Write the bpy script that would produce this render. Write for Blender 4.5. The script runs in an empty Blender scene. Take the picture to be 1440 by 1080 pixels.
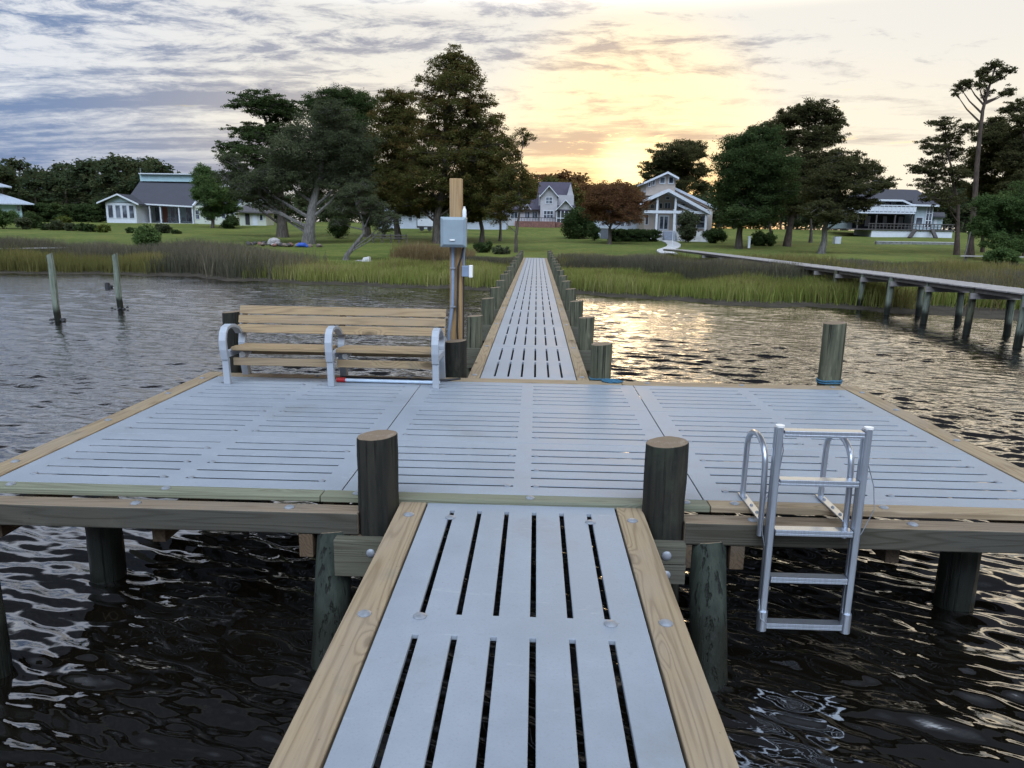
import bpy, math, random
import numpy as np
R = math.radians
sc = bpy.context.scene
COL = sc.collection
rng = np.random.default_rng(7)
random.seed(7)

# ---------------------------------------------------------------- camera
F_PX, CAM = 1026.5, np.array([0.0652, -4.6614, 1.757])
YAW, PITCH, ROLL = 0.0301, 0.2098, 0.0159
_f = np.array([-math.sin(YAW)*math.cos(PITCH), math.cos(YAW)*math.cos(PITCH), -math.sin(PITCH)])
_r = np.array([math.cos(YAW), math.sin(YAW), 0.0]); _u = np.cross(_r, _f)
c_, s_ = math.cos(ROLL), math.sin(ROLL)
RGT, UPV = c_*_r + s_*_u, -s_*_r + c_*_u
cd = bpy.data.cameras.new('camera'); cam = bpy.data.objects.new('camera', cd); COL.objects.link(cam)
cd.sensor_width = 36.0; cd.lens = 36.0*F_PX/1440.0; cd.clip_end = 3000; cd.clip_start = 0.05
from mathutils import Matrix, Vector
cam.matrix_world = Matrix(((RGT[0], UPV[0], -_f[0], CAM[0]), (RGT[1], UPV[1], -_f[1], CAM[1]), (RGT[2], UPV[2], -_f[2], CAM[2]), (0, 0, 0, 1)))
sc.camera = cam

def at_y(px, py, Y):
    """real point at world depth Y seen at photo pixel"""
    d = _f + RGT*(px-720)/F_PX - UPV*(py-540)/F_PX
    return CAM + d*((Y-CAM[1])/d[1])
def X_at(px, Y, py=322): return at_y(px, py, Y)[0]

# ---------------------------------------------------------------- colour management
sc.view_settings.view_transform = 'Standard'; sc.view_settings.look = 'None'
sc.view_settings.exposure = 0.0; sc.view_settings.gamma = 1.0; sc.view_settings.use_curve_mapping = False
sc.render.engine = 'CYCLES'
sc.cycles.max_bounces = 6; sc.cycles.diffuse_bounces = 2; sc.cycles.glossy_bounces = 3; sc.cycles.transmission_bounces = 3
sc.cycles.transparent_max_bounces = 6; sc.cycles.caustics_reflective = False; sc.cycles.caustics_refractive = False
sc.cycles.use_denoising = True

# ---------------------------------------------------------------- node helpers
class NT:
    def __init__(s, nt): s.nt = nt
    def n(s, typ, ins=None, **kw):
        nd = s.nt.nodes.new(typ)
        for k, v in kw.items(): setattr(nd, k, v)
        for k, v in (ins or {}).items():
            if isinstance(v, bpy.types.NodeSocket): s.nt.links.new(v, nd.inputs[k])
            else: nd.inputs[k].default_value = v
        return nd
    def m(s, op, a, b=0.0, c=0.0, clamp=False):
        nd = s.n('ShaderNodeMath', {0: a, 1: b, 2: c}, operation=op, use_clamp=clamp); return nd.outputs[0]
    def vm(s, op, a, b=(0, 0, 0)):
        nd = s.n('ShaderNodeVectorMath', {0: a, 1: b}, operation=op)
        return nd.outputs['Value'] if op in ('DOT_PRODUCT', 'LENGTH') else nd.outputs[0]
    def ss(s, v, lo, hi, a=0.0, b=1.0):
        nd = s.n('ShaderNodeMapRange', {'Value': v, 'From Min': lo, 'From Max': hi, 'To Min': a, 'To Max': b}, interpolation_type='SMOOTHSTEP', clamp=True); return nd.outputs[0]
    def mix(s, f, a, b, mode='MIX'):
        nd = s.n('ShaderNodeMix', data_type='RGBA', blend_type=mode)
        nd.clamp_factor = True
        for i, v in ((0, f), (6, a), (7, b)):
            if isinstance(v, bpy.types.NodeSocket): s.nt.links.new(v, nd.inputs[i])
            else: nd.inputs[i].default_value = v if i == 0 else (*v[:3], 1)
        return nd.outputs[2]
    def noise(s, vec, scale, detail=4, rough=.55, dist=0.0):
        return s.n('ShaderNodeTexNoise', {'Vector': vec, 'Scale': scale, 'Detail': detail, 'Roughness': rough, 'Distortion': dist}).outputs['Fac']
    def mapv(s, vec, scale=(1, 1, 1), rot=(0, 0, 0), loc=(0, 0, 0)):
        return s.n('ShaderNodeMapping', {'Vector': vec, 'Scale': scale, 'Rotation': rot, 'Location': loc}).outputs[0]

# ---------------------------------------------------------------- sky and sun
SUN_AZ, SUN_EL = R(6.7), R(4.6)          # azimuth to the right of +Y
SD = (math.sin(SUN_AZ)*math.cos(SUN_EL), math.cos(SUN_AZ)*math.cos(SUN_EL), math.sin(SUN_EL))
world = bpy.data.worlds.new('World'); sc.world = world; world.use_nodes = True
w = NT(world.node_tree); world.node_tree.nodes.clear()
tc = w.n('ShaderNodeTexCoord').outputs['Generated']
dirn = w.vm('NORMALIZE', tc)
sx = w.n('ShaderNodeSeparateXYZ', {0: dirn}); dx, dy, dz = sx.outputs
zc = w.m('ADD', w.m('MAXIMUM', dz, 0.0), 0.10)
pv = w.n('ShaderNodeCombineXYZ', {0: w.m('DIVIDE', dx, zc), 1: w.m('DIVIDE', dy, zc), 2: 0.0}).outputs[0]
pvr = w.mapv(pv, rot=(0, 0, R(-20)), scale=(0.42, 1.0, 1))
warp = w.n('ShaderNodeTexNoise', {'Vector': pvr, 'Scale': 0.55, 'Detail': 4}).outputs['Color']
pw = w.vm('ADD', pvr, w.vm('MULTIPLY', w.vm('SUBTRACT', warp, (.5, .5, .5)), (1.5, 1.5, 0)))
n1 = w.noise(pw, 0.75, 10, .62, .25)                                   # broad cloud banks
mott = w.vm('ADD', w.mapv(pv, rot=(0, 0, R(25)), scale=(.75, 1.0, 1)), w.vm('MULTIPLY', w.vm('SUBTRACT', warp, (.5, .5, .5)), (.8, .8, 0)))
n2 = w.noise(mott, 6.0, 8, .70, .3)                                   # broken puffs high up
n3 = w.noise(w.mapv(pv, scale=(.16, 1.25, 1), loc=(3, 9, 0), rot=(0, 0, R(-3))), 1.15, 7, .6, .3)   # long streaks low down
ang = w.vm('DOT_PRODUCT', dirn, SD)
g_wide = w.ss(ang, 0.74, 0.975)
g_wide = w.m('MAXIMUM', g_wide, w.m('MULTIPLY', w.ss(dx, 0.02, 0.34), .92))
g_near = w.ss(ang, 0.976, 0.9995)
g_core = w.ss(ang, 0.9984, 1.0012)
cool_side = w.ss(dx, 0.06, -0.50)                       # the photograph's left half of the sky is cloudier and bluer
high = w.ss(dz, 0.10, 0.24)
g_wide = w.m('MULTIPLY', g_wide, w.m('SUBTRACT', 1.0, w.m('MULTIPLY', high, .5)))
dens = w.m('ADD', w.m('MULTIPLY', n1, .55), w.m('ADD', w.m('MULTIPLY', n2, w.m('ADD', .16, w.m('MULTIPLY', high, .30))), w.m('MULTIPLY', n3, w.m('SUBTRACT', .42, w.m('MULTIPLY', high, .30)))))
thr = w.m('SUBTRACT', w.m('ADD', 0.566, w.m('MULTIPLY', w.ss(dx, 0.0, 0.35), 0.062)), w.m('ADD', w.m('MULTIPLY', cool_side, 0.043), w.m('MULTIPLY', high, .030)))
shade = w.ss(w.m('SUBTRACT', dens, thr), -0.028, 0.080)
lit_c = w.mix(g_wide, (0.80, 0.83, 0.88), (1.05, 0.955, 0.77))
lit_c = w.mix(g_near, lit_c, (1.35, 1.08, 0.64))
shd_c = w.mix(g_wide, (0.195, 0.285, 0.48), (0.60, 0.53, 0.47))
shd_c = w.mix(g_near, shd_c, (0.72, 0.53, 0.38))
cloud = w.mix(shade, lit_c, shd_c)
cloud = w.mix(w.m('MULTIPLY', w.ss(n2, .60, .74), w.m('MULTIPLY', high, .5)), cloud, (0.95, 0.91, 0.84))
bot = w.m('MULTIPLY', w.ss(dz, 0.135, 0.03), w.ss(dx, -0.12, -0.48))
cloud = w.mix(w.m('MULTIPLY', bot, w.ss(n3, .62, .40, .35, .95)), cloud, (0.22, 0.295, 0.48))
hor = w.m('MULTIPLY', w.ss(dz, 0.12, 0.01), w.ss(ang, .945, .996))
cloud = w.mix(w.m('MULTIPLY', hor, .85), cloud, (1.25, 0.70, 0.22))
cloud = w.mix(g_core, cloud, (2.6, 1.9, 0.95))
# unseen sky shaped for its light: bright and near-black bands ahead, bright patch behind
side = w.ss(dx, -0.30, 0.25)
cloud = w.mix(w.ss(dz, 0.25, 0.31), cloud, w.mix(shade, w.mix(side, (1.55, 1.65, 1.80), (2.7, 2.3, 1.70)), w.mix(side, (1.0, 1.1, 1.32), (1.9, 1.6, 1.25))))  # bright band above the view, added so ripples mirror more light
cloud = w.mix(w.ss(dz, 0.37, 0.47), cloud, w.mix(shade, (0.085, 0.095, 0.12), (0.05, 0.06, 0.085)))  # near-black band higher up, added to keep the close water dark
back = w.ss(dy, 0.20, -0.20)
cloud = w.mix(back, cloud, w.mix(w.ss(dens, .46, .62), (0.20, 0.25, 0.34), (0.28, 0.31, 0.38)))
up = w.m('MULTIPLY', w.ss(dy, -0.16, -0.42), w.ss(dz, 0.34, 0.64))
cloud = w.mix(up, cloud, w.mix(w.ss(dens, .46, .62), (3.5, 4.4, 6.1), (4.6, 5.3, 6.3)))  # bright patch high behind the camera, added to light the deck
nish = w.n('ShaderNodeTexSky', sky_type='NISHITA', sun_disc=False, sun_elevation=SUN_EL, sun_rotation=SUN_AZ, altitude=0, air_density=1.0, dust_density=1.6, ozone_density=1.2).outputs[0]
SKY_S = 0.1
cl10 = w.vm('SCALE', cloud); cl10.node.inputs['Scale'].default_value = 1.0/SKY_S
cover = w.m('SUBTRACT', 0.97, w.m('MULTIPLY', w.ss(w.m('SUBTRACT', n1, n2), 0.17, 0.30), 0.5))
bg = w.n('ShaderNodeBackground', {'Color': w.mix(cover, nish, cl10), 'Strength': SKY_S})
w.nt.links.new(bg.outputs[0], w.n('ShaderNodeOutputWorld').inputs[0])
sl = bpy.data.lights.new('sun', 'SUN'); sl.energy = 0.5; sl.angle = R(14); sl.color = (1.0, 0.70, 0.40)
so = bpy.data.objects.new('sun', sl); COL.objects.link(so)
so.rotation_euler = Vector((-SD[0], -SD[1], -SD[2])).to_track_quat('-Z', 'Y').to_euler()

# ---------------------------------------------------------------- object helpers
def tag(o, label=None, cat=None, group=None, kind=None):
    if label: o['label'] = label
    if cat: o['category'] = cat
    if group: o['group'] = group
    if kind: o['kind'] = kind
    return o
def thing(name, label, cat, loc=(0, 0, 0), group=None):
    o = bpy.data.objects.new(name, None); COL.objects.link(o); o.location = [float(x) for x in loc]
    o.empty_display_size = .1
    return tag(o, label, cat, group)
def root_loc(p):
    while p.parent: p = p.parent
    return np.array(p.location)
def link_mesh(name, me, mats, parent=None):
    for m_ in (mats if isinstance(mats, (list, tuple)) else [mats]): me.materials.append(m_)
    o = bpy.data.objects.new(name, me); COL.objects.link(o)
    if parent: o.parent = parent
    return o
class MB:
    """collects shapes in world coordinates, builds ONE mesh object"""
    def __init__(s): s.v, s.f, s.mi = [], [], []
    def add(s, vs, fs, m=0):
        b = len(s.v); s.v += [tuple(map(float, q)) for q in vs]; s.f += [tuple(b+i for i in q) for q in fs]; s.mi += [m]*len(fs); return s
    def box(s, x0, x1, y0, y1, z0, z1, m=0):
        return s.add([(x0, y0, z0), (x1, y0, z0), (x1, y1, z0), (x0, y1, z0), (x0, y0, z1), (x1, y0, z1), (x1, y1, z1), (x0, y1, z1)],
                     [(3, 2, 1, 0), (4, 5, 6, 7), (0, 1, 5, 4), (1, 2, 6, 5), (2, 3, 7, 6), (3, 0, 4, 7)], m)
    def bar(s, p0, p1, wd, ht, m=0, up=(0, 0, 1)):
        p0, p1 = Vector(p0), Vector(p1); d = (p1-p0).normalized(); a = d.cross(Vector(up))
        if a.length < 1e-4: a = d.cross(Vector((0, 1, 0)))
        a.normalize(); b = a.cross(d); a *= wd/2; b *= ht/2
        vs = [p+sa*a+sb*b for p in (p0, p1) for sa, sb in ((-1, -1), (1, -1), (1, 1), (-1, 1))]
        return s.add(vs, [(0, 1, 2, 3), (7, 6, 5, 4), (0, 4, 5, 1), (1, 5, 6, 2), (2, 6, 7, 3), (3, 7, 4, 0)], m)
    def tube(s, path, rad, seg=8, m=0, cap=True, capm=None):
        path = [Vector([float(c) for c in q]) for q in path]; n = len(path)
        rad = [rad]*n if np.isscalar(rad) else rad
        vs = []; ref = None
        for i in range(n):
            t = (path[min(i+1, n-1)]-path[max(i-1, 0)]).normalized()
            if ref is None: ref = Vector((1, 0, 0)) if abs(t.x) < .9 else Vector((0, 1, 0))
            a = (ref - t*ref.dot(t)).normalized(); ref = a; b = t.cross(a)
            for k in range(seg):
                an = 2*math.pi*k/seg; vs.append(path[i]+(a*math.cos(an)+b*math.sin(an))*rad[i])
        fs = [(i*seg+k, i*seg+(k+1) % seg, (i+1)*seg+(k+1) % seg, (i+1)*seg+k) for i in range(n-1) for k in range(seg)]
        s.add(vs, fs, m)
        if cap:
            b = len(s.v)-len(vs); s.f.append(tuple(b+k for k in reversed(range(seg)))); s.f.append(tuple(b+(n-1)*seg+k for k in range(seg))); s.mi += [m, m if capm is None else capm]
        return s
    def prism(s, poly, y0, y1, m=0):
        """polygon in (x,z) extruded from y0 to y1"""
        n = len(poly)
        vs = [(x, y0, z) for x, z in poly]+[(x, y1, z) for x, z in poly]
        return s.add(vs, [tuple(range(n)), tuple(reversed(range(n, 2*n)))]+[((i+1) % n, i, n+i, n+(i+1) % n) for i in range(n)], m)
    def slab(s, quad, th, m=0):
        """a thick sheet: corner points and the same lowered by th"""
        n = len(quad); vs = [tuple(q) for q in quad]+[(q[0], q[1], q[2]-th) for q in quad]
        return s.add(vs, [tuple(range(n)), tuple(reversed(range(n, 2*n)))]+[((i+1) % n, i, n+i, n+(i+1) % n) for i in range(n)], m)
    def dome(s, c, r, h, seg=10, m=0, axis='z'):
        rings = [(r, 0), (r, h*.35), (r*.72, h*.8), (r*.3, h)]
        vs = []
        for rr, hh in rings:
            for k in range(seg):
                a = 2*math.pi*k/seg
                q = (rr*math.cos(a), rr*math.sin(a), hh) if axis == 'z' else (rr*math.cos(a), -hh, rr*math.sin(a))
                vs.append((c[0]+q[0], c[1]+q[1], c[2]+q[2]))
        fs = [(i*seg+k, i*seg+(k+1) % seg, (i+1)*seg+(k+1) % seg, (i+1)*seg+k) for i in range(3) for k in range(seg)]+[tuple(3*seg+k for k in range(seg))]
        return s.add(vs, fs, m)
    def build(s, name, mats, parent=None, smooth=False, bevel=0.0, label=None):
        off = root_loc(parent) if parent else np.zeros(3)
        me = bpy.data.meshes.new(name); me.from_pydata([tuple(np.array(q)-off) for q in s.v], [], s.f)
        me.polygons.foreach_set('material_index', s.mi)
        me.validate(); me.update()
        o = link_mesh(name, me, mats, parent)
        import bmesh
        bm = bmesh.new(); bm.from_mesh(me); bmesh.ops.recalc_face_normals(bm, faces=bm.faces); bm.to_mesh(me); bm.free()
        if smooth:
            me.polygons.foreach_set('use_smooth', [True]*len(me.polygons))
            me.set_sharp_from_angle(angle=R(40))
        if bevel:
            b = o.modifiers.new('bevel', 'BEVEL'); b.width = bevel; b.segments = 2; b.limit_method = 'ANGLE'; b.angle_limit = R(40)
        if label: o['label'] = label
        return o
def np_mesh(name, V, Fq, mat, parent=None, tint=None, smooth=False):
    """V n x 3, Fq m x k faces, tint per face"""
    V = np.asarray(V, dtype=np.float32); Fq = np.asarray(Fq, dtype=np.int32)
    if parent: V = V - root_loc(parent).astype(np.float32)
    me = bpy.data.meshes.new(name); me.vertices.add(len(V)); me.vertices.foreach_set('co', V.ravel())
    k = Fq.shape[1]; me.loops.add(Fq.size); me.loops.foreach_set('vertex_index', Fq.ravel())
    me.polygons.add(len(Fq)); me.polygons.foreach_set('loop_start', np.arange(0, Fq.size, k, dtype=np.int32))
    if tint is not None:
        at = me.attributes.new('tint', 'FLOAT', 'FACE'); at.data.foreach_set('value', np.asarray(tint, dtype=np.float32))
    if smooth: me.polygons.foreach_set('use_smooth', np.ones(len(Fq), dtype=bool))
    me.update(calc_edges=True)
    return link_mesh(name, me, mat, parent)
def copy_tree(o, parent=None):
    c = o.copy(); COL.objects.link(c)
    if parent: c.parent = parent
    for ch in [x for x in o.children]: copy_tree(ch, c)
    return c

# ---------------------------------------------------------------- materials
def new_mat(name):
    m_ = bpy.data.materials.new(name); m_.use_nodes = True; m_.node_tree.nodes.clear(); return m_, NT(m_.node_tree)
def out(t, sh): t.nt.links.new(sh, t.n('ShaderNodeOutputMaterial').inputs[0])
def ocoord(t, rnd=True):
    v = t.n('ShaderNodeTexCoord').outputs['Object']
    if rnd:
        r_ = t.n('ShaderNodeObjectInfo').outputs['Random']
        off = t.n('ShaderNodeCombineXYZ', {0: t.m('MULTIPLY', r_, 37.0), 1: t.m('MULTIPLY', r_, 53.0), 2: t.m('MULTIPLY', r_, 19.0)}).outputs[0]
        v = t.vm('ADD', v, off)
    return v
def plain(name, c, rough=.6, metal=0.0, var=.12, scale=6.0, bump=0.0, spec=.5, streak=None):
    m_, t = new_mat(name); v = ocoord(t)
    if streak: v = t.mapv(v, scale=streak)
    n_ = t.noise(v, scale, 5, .6)
    lo = tuple(x*(1-var) for x in c); hi = tuple(min(1, x*(1+var)) for x in c)
    ins = {'Base Color': t.mix(t.ss(n_, .3, .7), lo, hi), 'Roughness': rough, 'Metallic': metal, 'Specular IOR Level': spec}
    if bump: ins['Normal'] = t.n('ShaderNodeBump', {'Height': n_, 'Strength': bump, 'Distance': .01}).outputs[0]
    out(t, t.n('ShaderNodeBsdfPrincipled', ins).outputs[0]); return m_
def wood(name, axis, c1, c2, dark, rough=.75, knots=True, sc_=1.0):
    m_, t = new_mat(name); v = ocoord(t)
    i = 'XYZ'.index(axis); along = [11.0*sc_]*3; along[i] = .55*sc_
    vv = t.mapv(v, scale=along)
    wob = t.noise(vv, .35, 2, .5)
    kv = [3.2]*3; kv[i] = 1.35
    vo = t.n('ShaderNodeTexVoronoi', {'Vector': t.mapv(v, scale=kv), 'Scale': 1.0, 'Randomness': 1.0}, feature='F1').outputs['Distance']
    kn = t.ss(vo, .30, .02) if knots else None
    ph = t.m('ADD', t.m('MULTIPLY', wob, 46.0), t.m('MULTIPLY', t.noise(vv, 1.2, 3), 4.0))
    if knots: ph = t.m('ADD', ph, t.m('MULTIPLY', kn, 7.0))
    ring = t.m('POWER', t.m('ADD', t.m('MULTIPLY', t.m('SINE', t.m('MULTIPLY', ph, 3.1)), .5), .5), 2.6)
    fine = t.noise(t.mapv(v, scale=[s__*9 if k != i else 4 for k, s__ in enumerate([11]*3)]), 1.0, 4, .6)
    base = t.mix(t.noise(v, 1.3, 4, .6), c1, c2)
    col = t.mix(t.m('MULTIPLY', ring, .55), base, dark)
    col = t.mix(t.m('MULTIPLY', t.ss(fine, .35, .75), .28), col, dark)
    if knots:
        col = t.mix(t.m('MULTIPLY', t.ss(vo, .16, .05), .75), col, tuple(x*.45 for x in dark))
    dirt = t.ss(t.noise(v, 3.1, 5, .65), .58, .75)
    col = t.mix(t.m('MULTIPLY', dirt, .38), col, (.12, .12, .09))
    wea = t.ss(t.noise(t.mapv(v, scale=[2.2 if k != i else .8 for k in range(3)], loc=(5, 3, 1)), 1.0, 5, .65), .42, .68)
    col = t.mix(t.m('MULTIPLY', wea, .38), col, tuple(.55*q+.45*sum(c1)/3*.9 for q in c2))
    spt = t.ss(t.noise(v, 46.0, 3, .6), .68, .76); col = t.mix(t.m('MULTIPLY', spt, .5), col, tuple(q*.5 for q in dark))
    bp = t.n('ShaderNodeBump', {'Height': t.m('ADD', ring, fine), 'Strength': .25, 'Distance': .004}).outputs[0]
    out(t, t.n('ShaderNodeBsdfPrincipled', {'Base Color': col, 'Roughness': rough, 'Normal': bp, 'Specular IOR Level': .25}).outputs[0]); return m_
def pile_mat(name, c1, c2):
    m_, t = new_mat(name); v = ocoord(t)
    pz = t.n('ShaderNodeSeparateXYZ', {0: t.n('ShaderNodeNewGeometry').outputs['Position']}).outputs[2]
    n1_ = t.noise(t.mapv(v, scale=(14, 14, 1.1)), 1.0, 6, .65)
    n2_ = t.noise(v, 3.0, 5, .6)
    crack = t.ss(t.noise(t.mapv(v, scale=(30, 30, .5)), 1.0, 4, .6), .56, .66)
    col = t.mix(t.ss(n1_, .3, .7), c1, c2); col = t.mix(t.m('MULTIPLY', t.ss(n2_, .5, .8), .5), col, (.050, .075, .045))
    pt_ = t.ss(t.noise(t.mapv(v, scale=(9, 9, 2.2), loc=(4, 2, 7)), 1.0, 6, .7), .56, .72); col = t.mix(t.m('MULTIPLY', pt_, .55), col, tuple(min(1, q*1.9) for q in c2))
    col = t.mix(t.m('MULTIPLY', crack, .85), col, (.008, .008, .006))
    wet = t.ss(t.m('ADD', pz, t.m('MULTIPLY', n2_, .25)), -.38, -.62)
    col = t.mix(wet, col, (.014, .016, .011))
    bp = t.n('ShaderNodeBump', {'Height': t.m('SUBTRACT', n1_, crack), 'Strength': .8, 'Distance': .02}).outputs[0]
    out(t, t.n('ShaderNodeBsdfPrincipled', {'Base Color': col, 'Roughness': t.ss(wet, 0, 1, .85, .4), 'Normal': bp, 'Specular IOR Level': .3}).outputs[0]); return m_
def foliage(name, c1, c2, c3, trans=.40):
    m_, t = new_mat(name)
    ti = t.n('ShaderNodeAttribute', attribute_name='tint').outputs['Fac']
    col = t.mix(t.ss(ti, 0, .5), c1, c2); col = t.mix(t.ss(ti, .5, 1), col, c3)
    a = t.n('ShaderNodeBsdfDiffuse', {'Color': col}).outputs[0]; b = t.n('ShaderNodeBsdfTranslucent', {'Color': t.mix(.65, col, tuple(min(1, q*1.25) for q in c3))}).outputs[0]
    out(t, t.n('ShaderNodeMixShader', {0: trans, 1: a, 2: b}).outputs[0]); return m_
def deck_mat():
    m_, t = new_mat('grey_plastic_decking'); v = ocoord(t, False); rv = ocoord(t)
    n_ = t.noise(rv, 2.2, 5, .65); sp = t.noise(rv, 260.0, 2, .5); st = t.noise(rv, 14.0, 6, .7)
    col = t.mix(t.ss(n_, .3, .7), (.250, .280, .318), (.292, .323, .362))
    col = t.mix(t.m('MULTIPLY', t.ss(st, .60, .78), .35), col, (.17, .175, .175))
    spk = t.n('ShaderNodeTexVoronoi', {'Vector': rv, 'Scale': 9.0}, feature='F1').outputs['Distance']
    col = t.mix(t.m('MULTIPLY', t.ss(spk, .045, .02), .55), col, (.14, .12, .09))
    gr = t.noise(rv, 90.0, 4, .7); col = t.mix(t.m('MULTIPLY', t.ss(gr, .5, .72), .45), col, (.20, .21, .22))
    rnd_ = t.n('ShaderNodeObjectInfo').outputs['Random']; col = t.mix(t.m('MULTIPLY', rnd_, .16), col, (.22, .235, .25))
    sc2 = t.ss(t.noise(t.mapv(rv, scale=(1.2, 6, 1)), 2.4, 6, .72, .8), .60, .72); col = t.mix(t.m('MULTIPLY', sc2, .34), col, (.42, .44, .46))
    blot = t.ss(t.noise(rv, .9, 7, .7), .56, .70); col = t.mix(t.m('MULTIPLY', blot, .36), col, (.19, .19, .18))
    h = t.m('ADD', t.m('MULTIPLY', sp, .5), t.noise(rv, 60.0, 3))
    bp = t.n('ShaderNodeBump', {'Height': h, 'Strength': .22, 'Distance': .003}).outputs[0]
    out(t, t.n('ShaderNodeBsdfPrincipled', {'Base Color': col, 'Roughness': t.ss(n_, .3, .7, .50, .62), 'Normal': bp, 'Specular IOR Level': .4}).outputs[0]); return m_
def end_grain():
    m_, t = new_mat('pile_end_grain'); v = t.n('ShaderNodeTexCoord').outputs['Object']
    sep = t.n('ShaderNodeSeparateXYZ', {0: t.vm('ADD', v, t.vm('MULTIPLY', t.n('ShaderNodeTexNoise', {'Vector': v, 'Scale': 9.0}).outputs['Color'], (.02, .02, 0)))})
    rr = t.m('SQRT', t.m('ADD', t.m('POWER', sep.outputs[0], 2.0), t.m('POWER', sep.outputs[1], 2.0)))
    ring = t.m('ADD', t.m('MULTIPLY', t.m('SINE', t.m('MULTIPLY', rr, 520.0)), .5), .5)
    col = t.mix(t.m('MULTIPLY', ring, .5), (.215, .155, .10), (.10, .068, .042)); col = t.mix(t.ss(t.noise(v, 16, 5, .7), .5, .75), col, (.27, .225, .175))
    out(t, t.n('ShaderNodeBsdfPrincipled', {'Base Color': col, 'Roughness': .9}).outputs[0]); return m_

M = {}
M['deck'] = deck_mat()
PINE = ((.36, .275, .175), (.31, .23, .14), (.15, .10, .055))
for ax in 'XYZ': M['pine'+ax] = wood('pressure_treated_pine_'+ax.lower(), ax, *PINE)
M['greenboardX'] = wood('green_treated_board', 'X', (.22, .215, .15), (.185, .20, .135), (.10, .10, .065))
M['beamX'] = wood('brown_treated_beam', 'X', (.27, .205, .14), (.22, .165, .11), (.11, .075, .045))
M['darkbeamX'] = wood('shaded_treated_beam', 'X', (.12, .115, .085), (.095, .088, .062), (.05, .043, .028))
M['darksideX'] = wood('dark_beam_side', 'X', (.085, .078, .058), (.062, .056, .042), (.035, .03, .02))
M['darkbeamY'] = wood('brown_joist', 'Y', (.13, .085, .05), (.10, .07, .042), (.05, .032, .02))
M['benchX'] = wood('bench_pine', 'X', (.37, .262, .145), (.31, .215, .115), (.17, .115, .065))
M['postZ'] = wood('honey_pine_post', 'Z', (.46, .30, .14), (.40, .25, .11), (.24, .13, .05), knots=False)
M['greyboardX'] = wood('grey_weathered_planks', 'X', (.42, .39, .37), (.34, .31, .29), (.16, .14, .13), knots=False)
M['greyboardY'] = wood('grey_weathered_stringers', 'Y', (.24, .21, .18), (.18, .16, .14), (.09, .08, .07), knots=False)
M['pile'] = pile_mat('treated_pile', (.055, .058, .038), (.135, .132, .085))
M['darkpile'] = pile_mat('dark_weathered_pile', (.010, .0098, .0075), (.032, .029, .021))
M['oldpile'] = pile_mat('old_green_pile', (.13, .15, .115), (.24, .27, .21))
M['shadepile'] = pile_mat('shaded_green_pile', (.020, .025, .019), (.044, .053, .040))  # darker copy of the pile colour with the shade under the platform baked in
M['endgrain'] = end_grain()
M['galv'] = plain('galvanised_steel', (.27, .285, .31), .5, .3, .15, 40)
M['alu'] = plain('brushed_aluminium', (.50, .535, .59), .33, .9, .10, 14, streak=(12, 12, .6))
M['benchgrey'] = plain('grey_plastic_bench_leg', (.35, .375, .41), .55, 0, .05, 8)
M['boxgrey'] = plain('grey_enclosure_plastic', (.24, .295, .325), .45, 0, .05, 8)
M['pvc'] = plain('grey_pvc_conduit', (.20, .25, .33), .45, 0, .08, 10)
M['black'] = plain('black_cable', (.02, .02, .022), .5)
M['whiteplastic'] = plain('white_plastic', (.78, .76, .72), .4, 0, .04)
M['bottle'] = plain('pale_bottle_plastic', (.72, .74, .78), .25, 0, .05)
M['bluerope'] = plain('blue_rope', (.035, .12, .19), .8, 0, .25, 60)
M['red'] = plain('red_rubber', (.45, .02, .02), .5)
M['polewhite'] = plain('pale_blue_pole', (.55, .66, .78), .4)

# ---------------------------------------------------------------- terrain and water
WZ = -1.0
SHX = np.array([-400, -120, -60, -40, -28, -25, -19, -14, -12, -6, 0, 3, 7, 12, 16, 22, 40, 120, 400.])
SHY = np.array([60, 44, 36, 34, 33.4, 34.3, 34.0, 31.0, 30.6, 29.2, 27.6, 27.0, 24.0, 23.0, 20.2, 18, 14, 10, 8.])
def shore(x): return np.interp(x, SHX, SHY) + .35*np.sin(np.asarray(x)*1.3) + .2*np.sin(np.asarray(x)*3.1+1)
def terrain(x, y):
    x = np.asarray(x, float); y = np.asarray(y, float); d = y-shore(x)
    mz = np.interp(d, [-30, -4, -1.0, 0, 1.2, 3, 14], [-3.5, -1.7, -1.12, -1.0, -.88, -.80, -.70])
    lz = np.interp(y, [0, 45, 60, 75, 85, 100, 110, 120, 130, 140, 180, 500], [-.9, -.66, -.36, -.05, .28, .58, 1.0, 1.55, 1.75, 2.3, 2.6, 3.2])
    k = np.clip((d-9)/10, 0, 1); k = k*k*(3-2*k)
    return mz*(1-k)+np.maximum(lz, -.75)*k + .05*np.sin(x*.31+y*.17)*k
def lawn_edge(x):
    """how far behind the shore the mown lawn begins"""
    return np.interp(x, [-60, -30, -22, -17, -13, -9, -5, -2, 1, 4, 14, 22, 60], [15, 16, 15, 9, 7.5, 8, 10, 14, 15, 23, 30, 36, 40])+.6*np.sin(np.asarray(x)*.9)
xs = np.concatenate([np.linspace(-420, -62, 40), np.linspace(-60, 60, 241), np.linspace(62, 420, 40)])
ys = np.concatenate([np.linspace(2, 16, 15), np.linspace(16.5, 75, 235), np.linspace(76, 160, 85), np.linspace(165, 700, 40)])
GX, GY = np.meshgrid(xs, ys); GZ = terrain(GX, GY)
V = np.stack([GX.ravel(), GY.ravel(), GZ.ravel()], 1); nx, ny = len(xs), len(ys)
ii = (np.arange(ny-1)[:, None]*nx+np.arange(nx-1)[None, :]).ravel()
m_, t = new_mat('lawn_and_mud'); pos = t.n('ShaderNodeNewGeometry').outputs['Position']
zone = t.n('ShaderNodeAttribute', attribute_name='zone').outputs['Fac']
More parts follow.
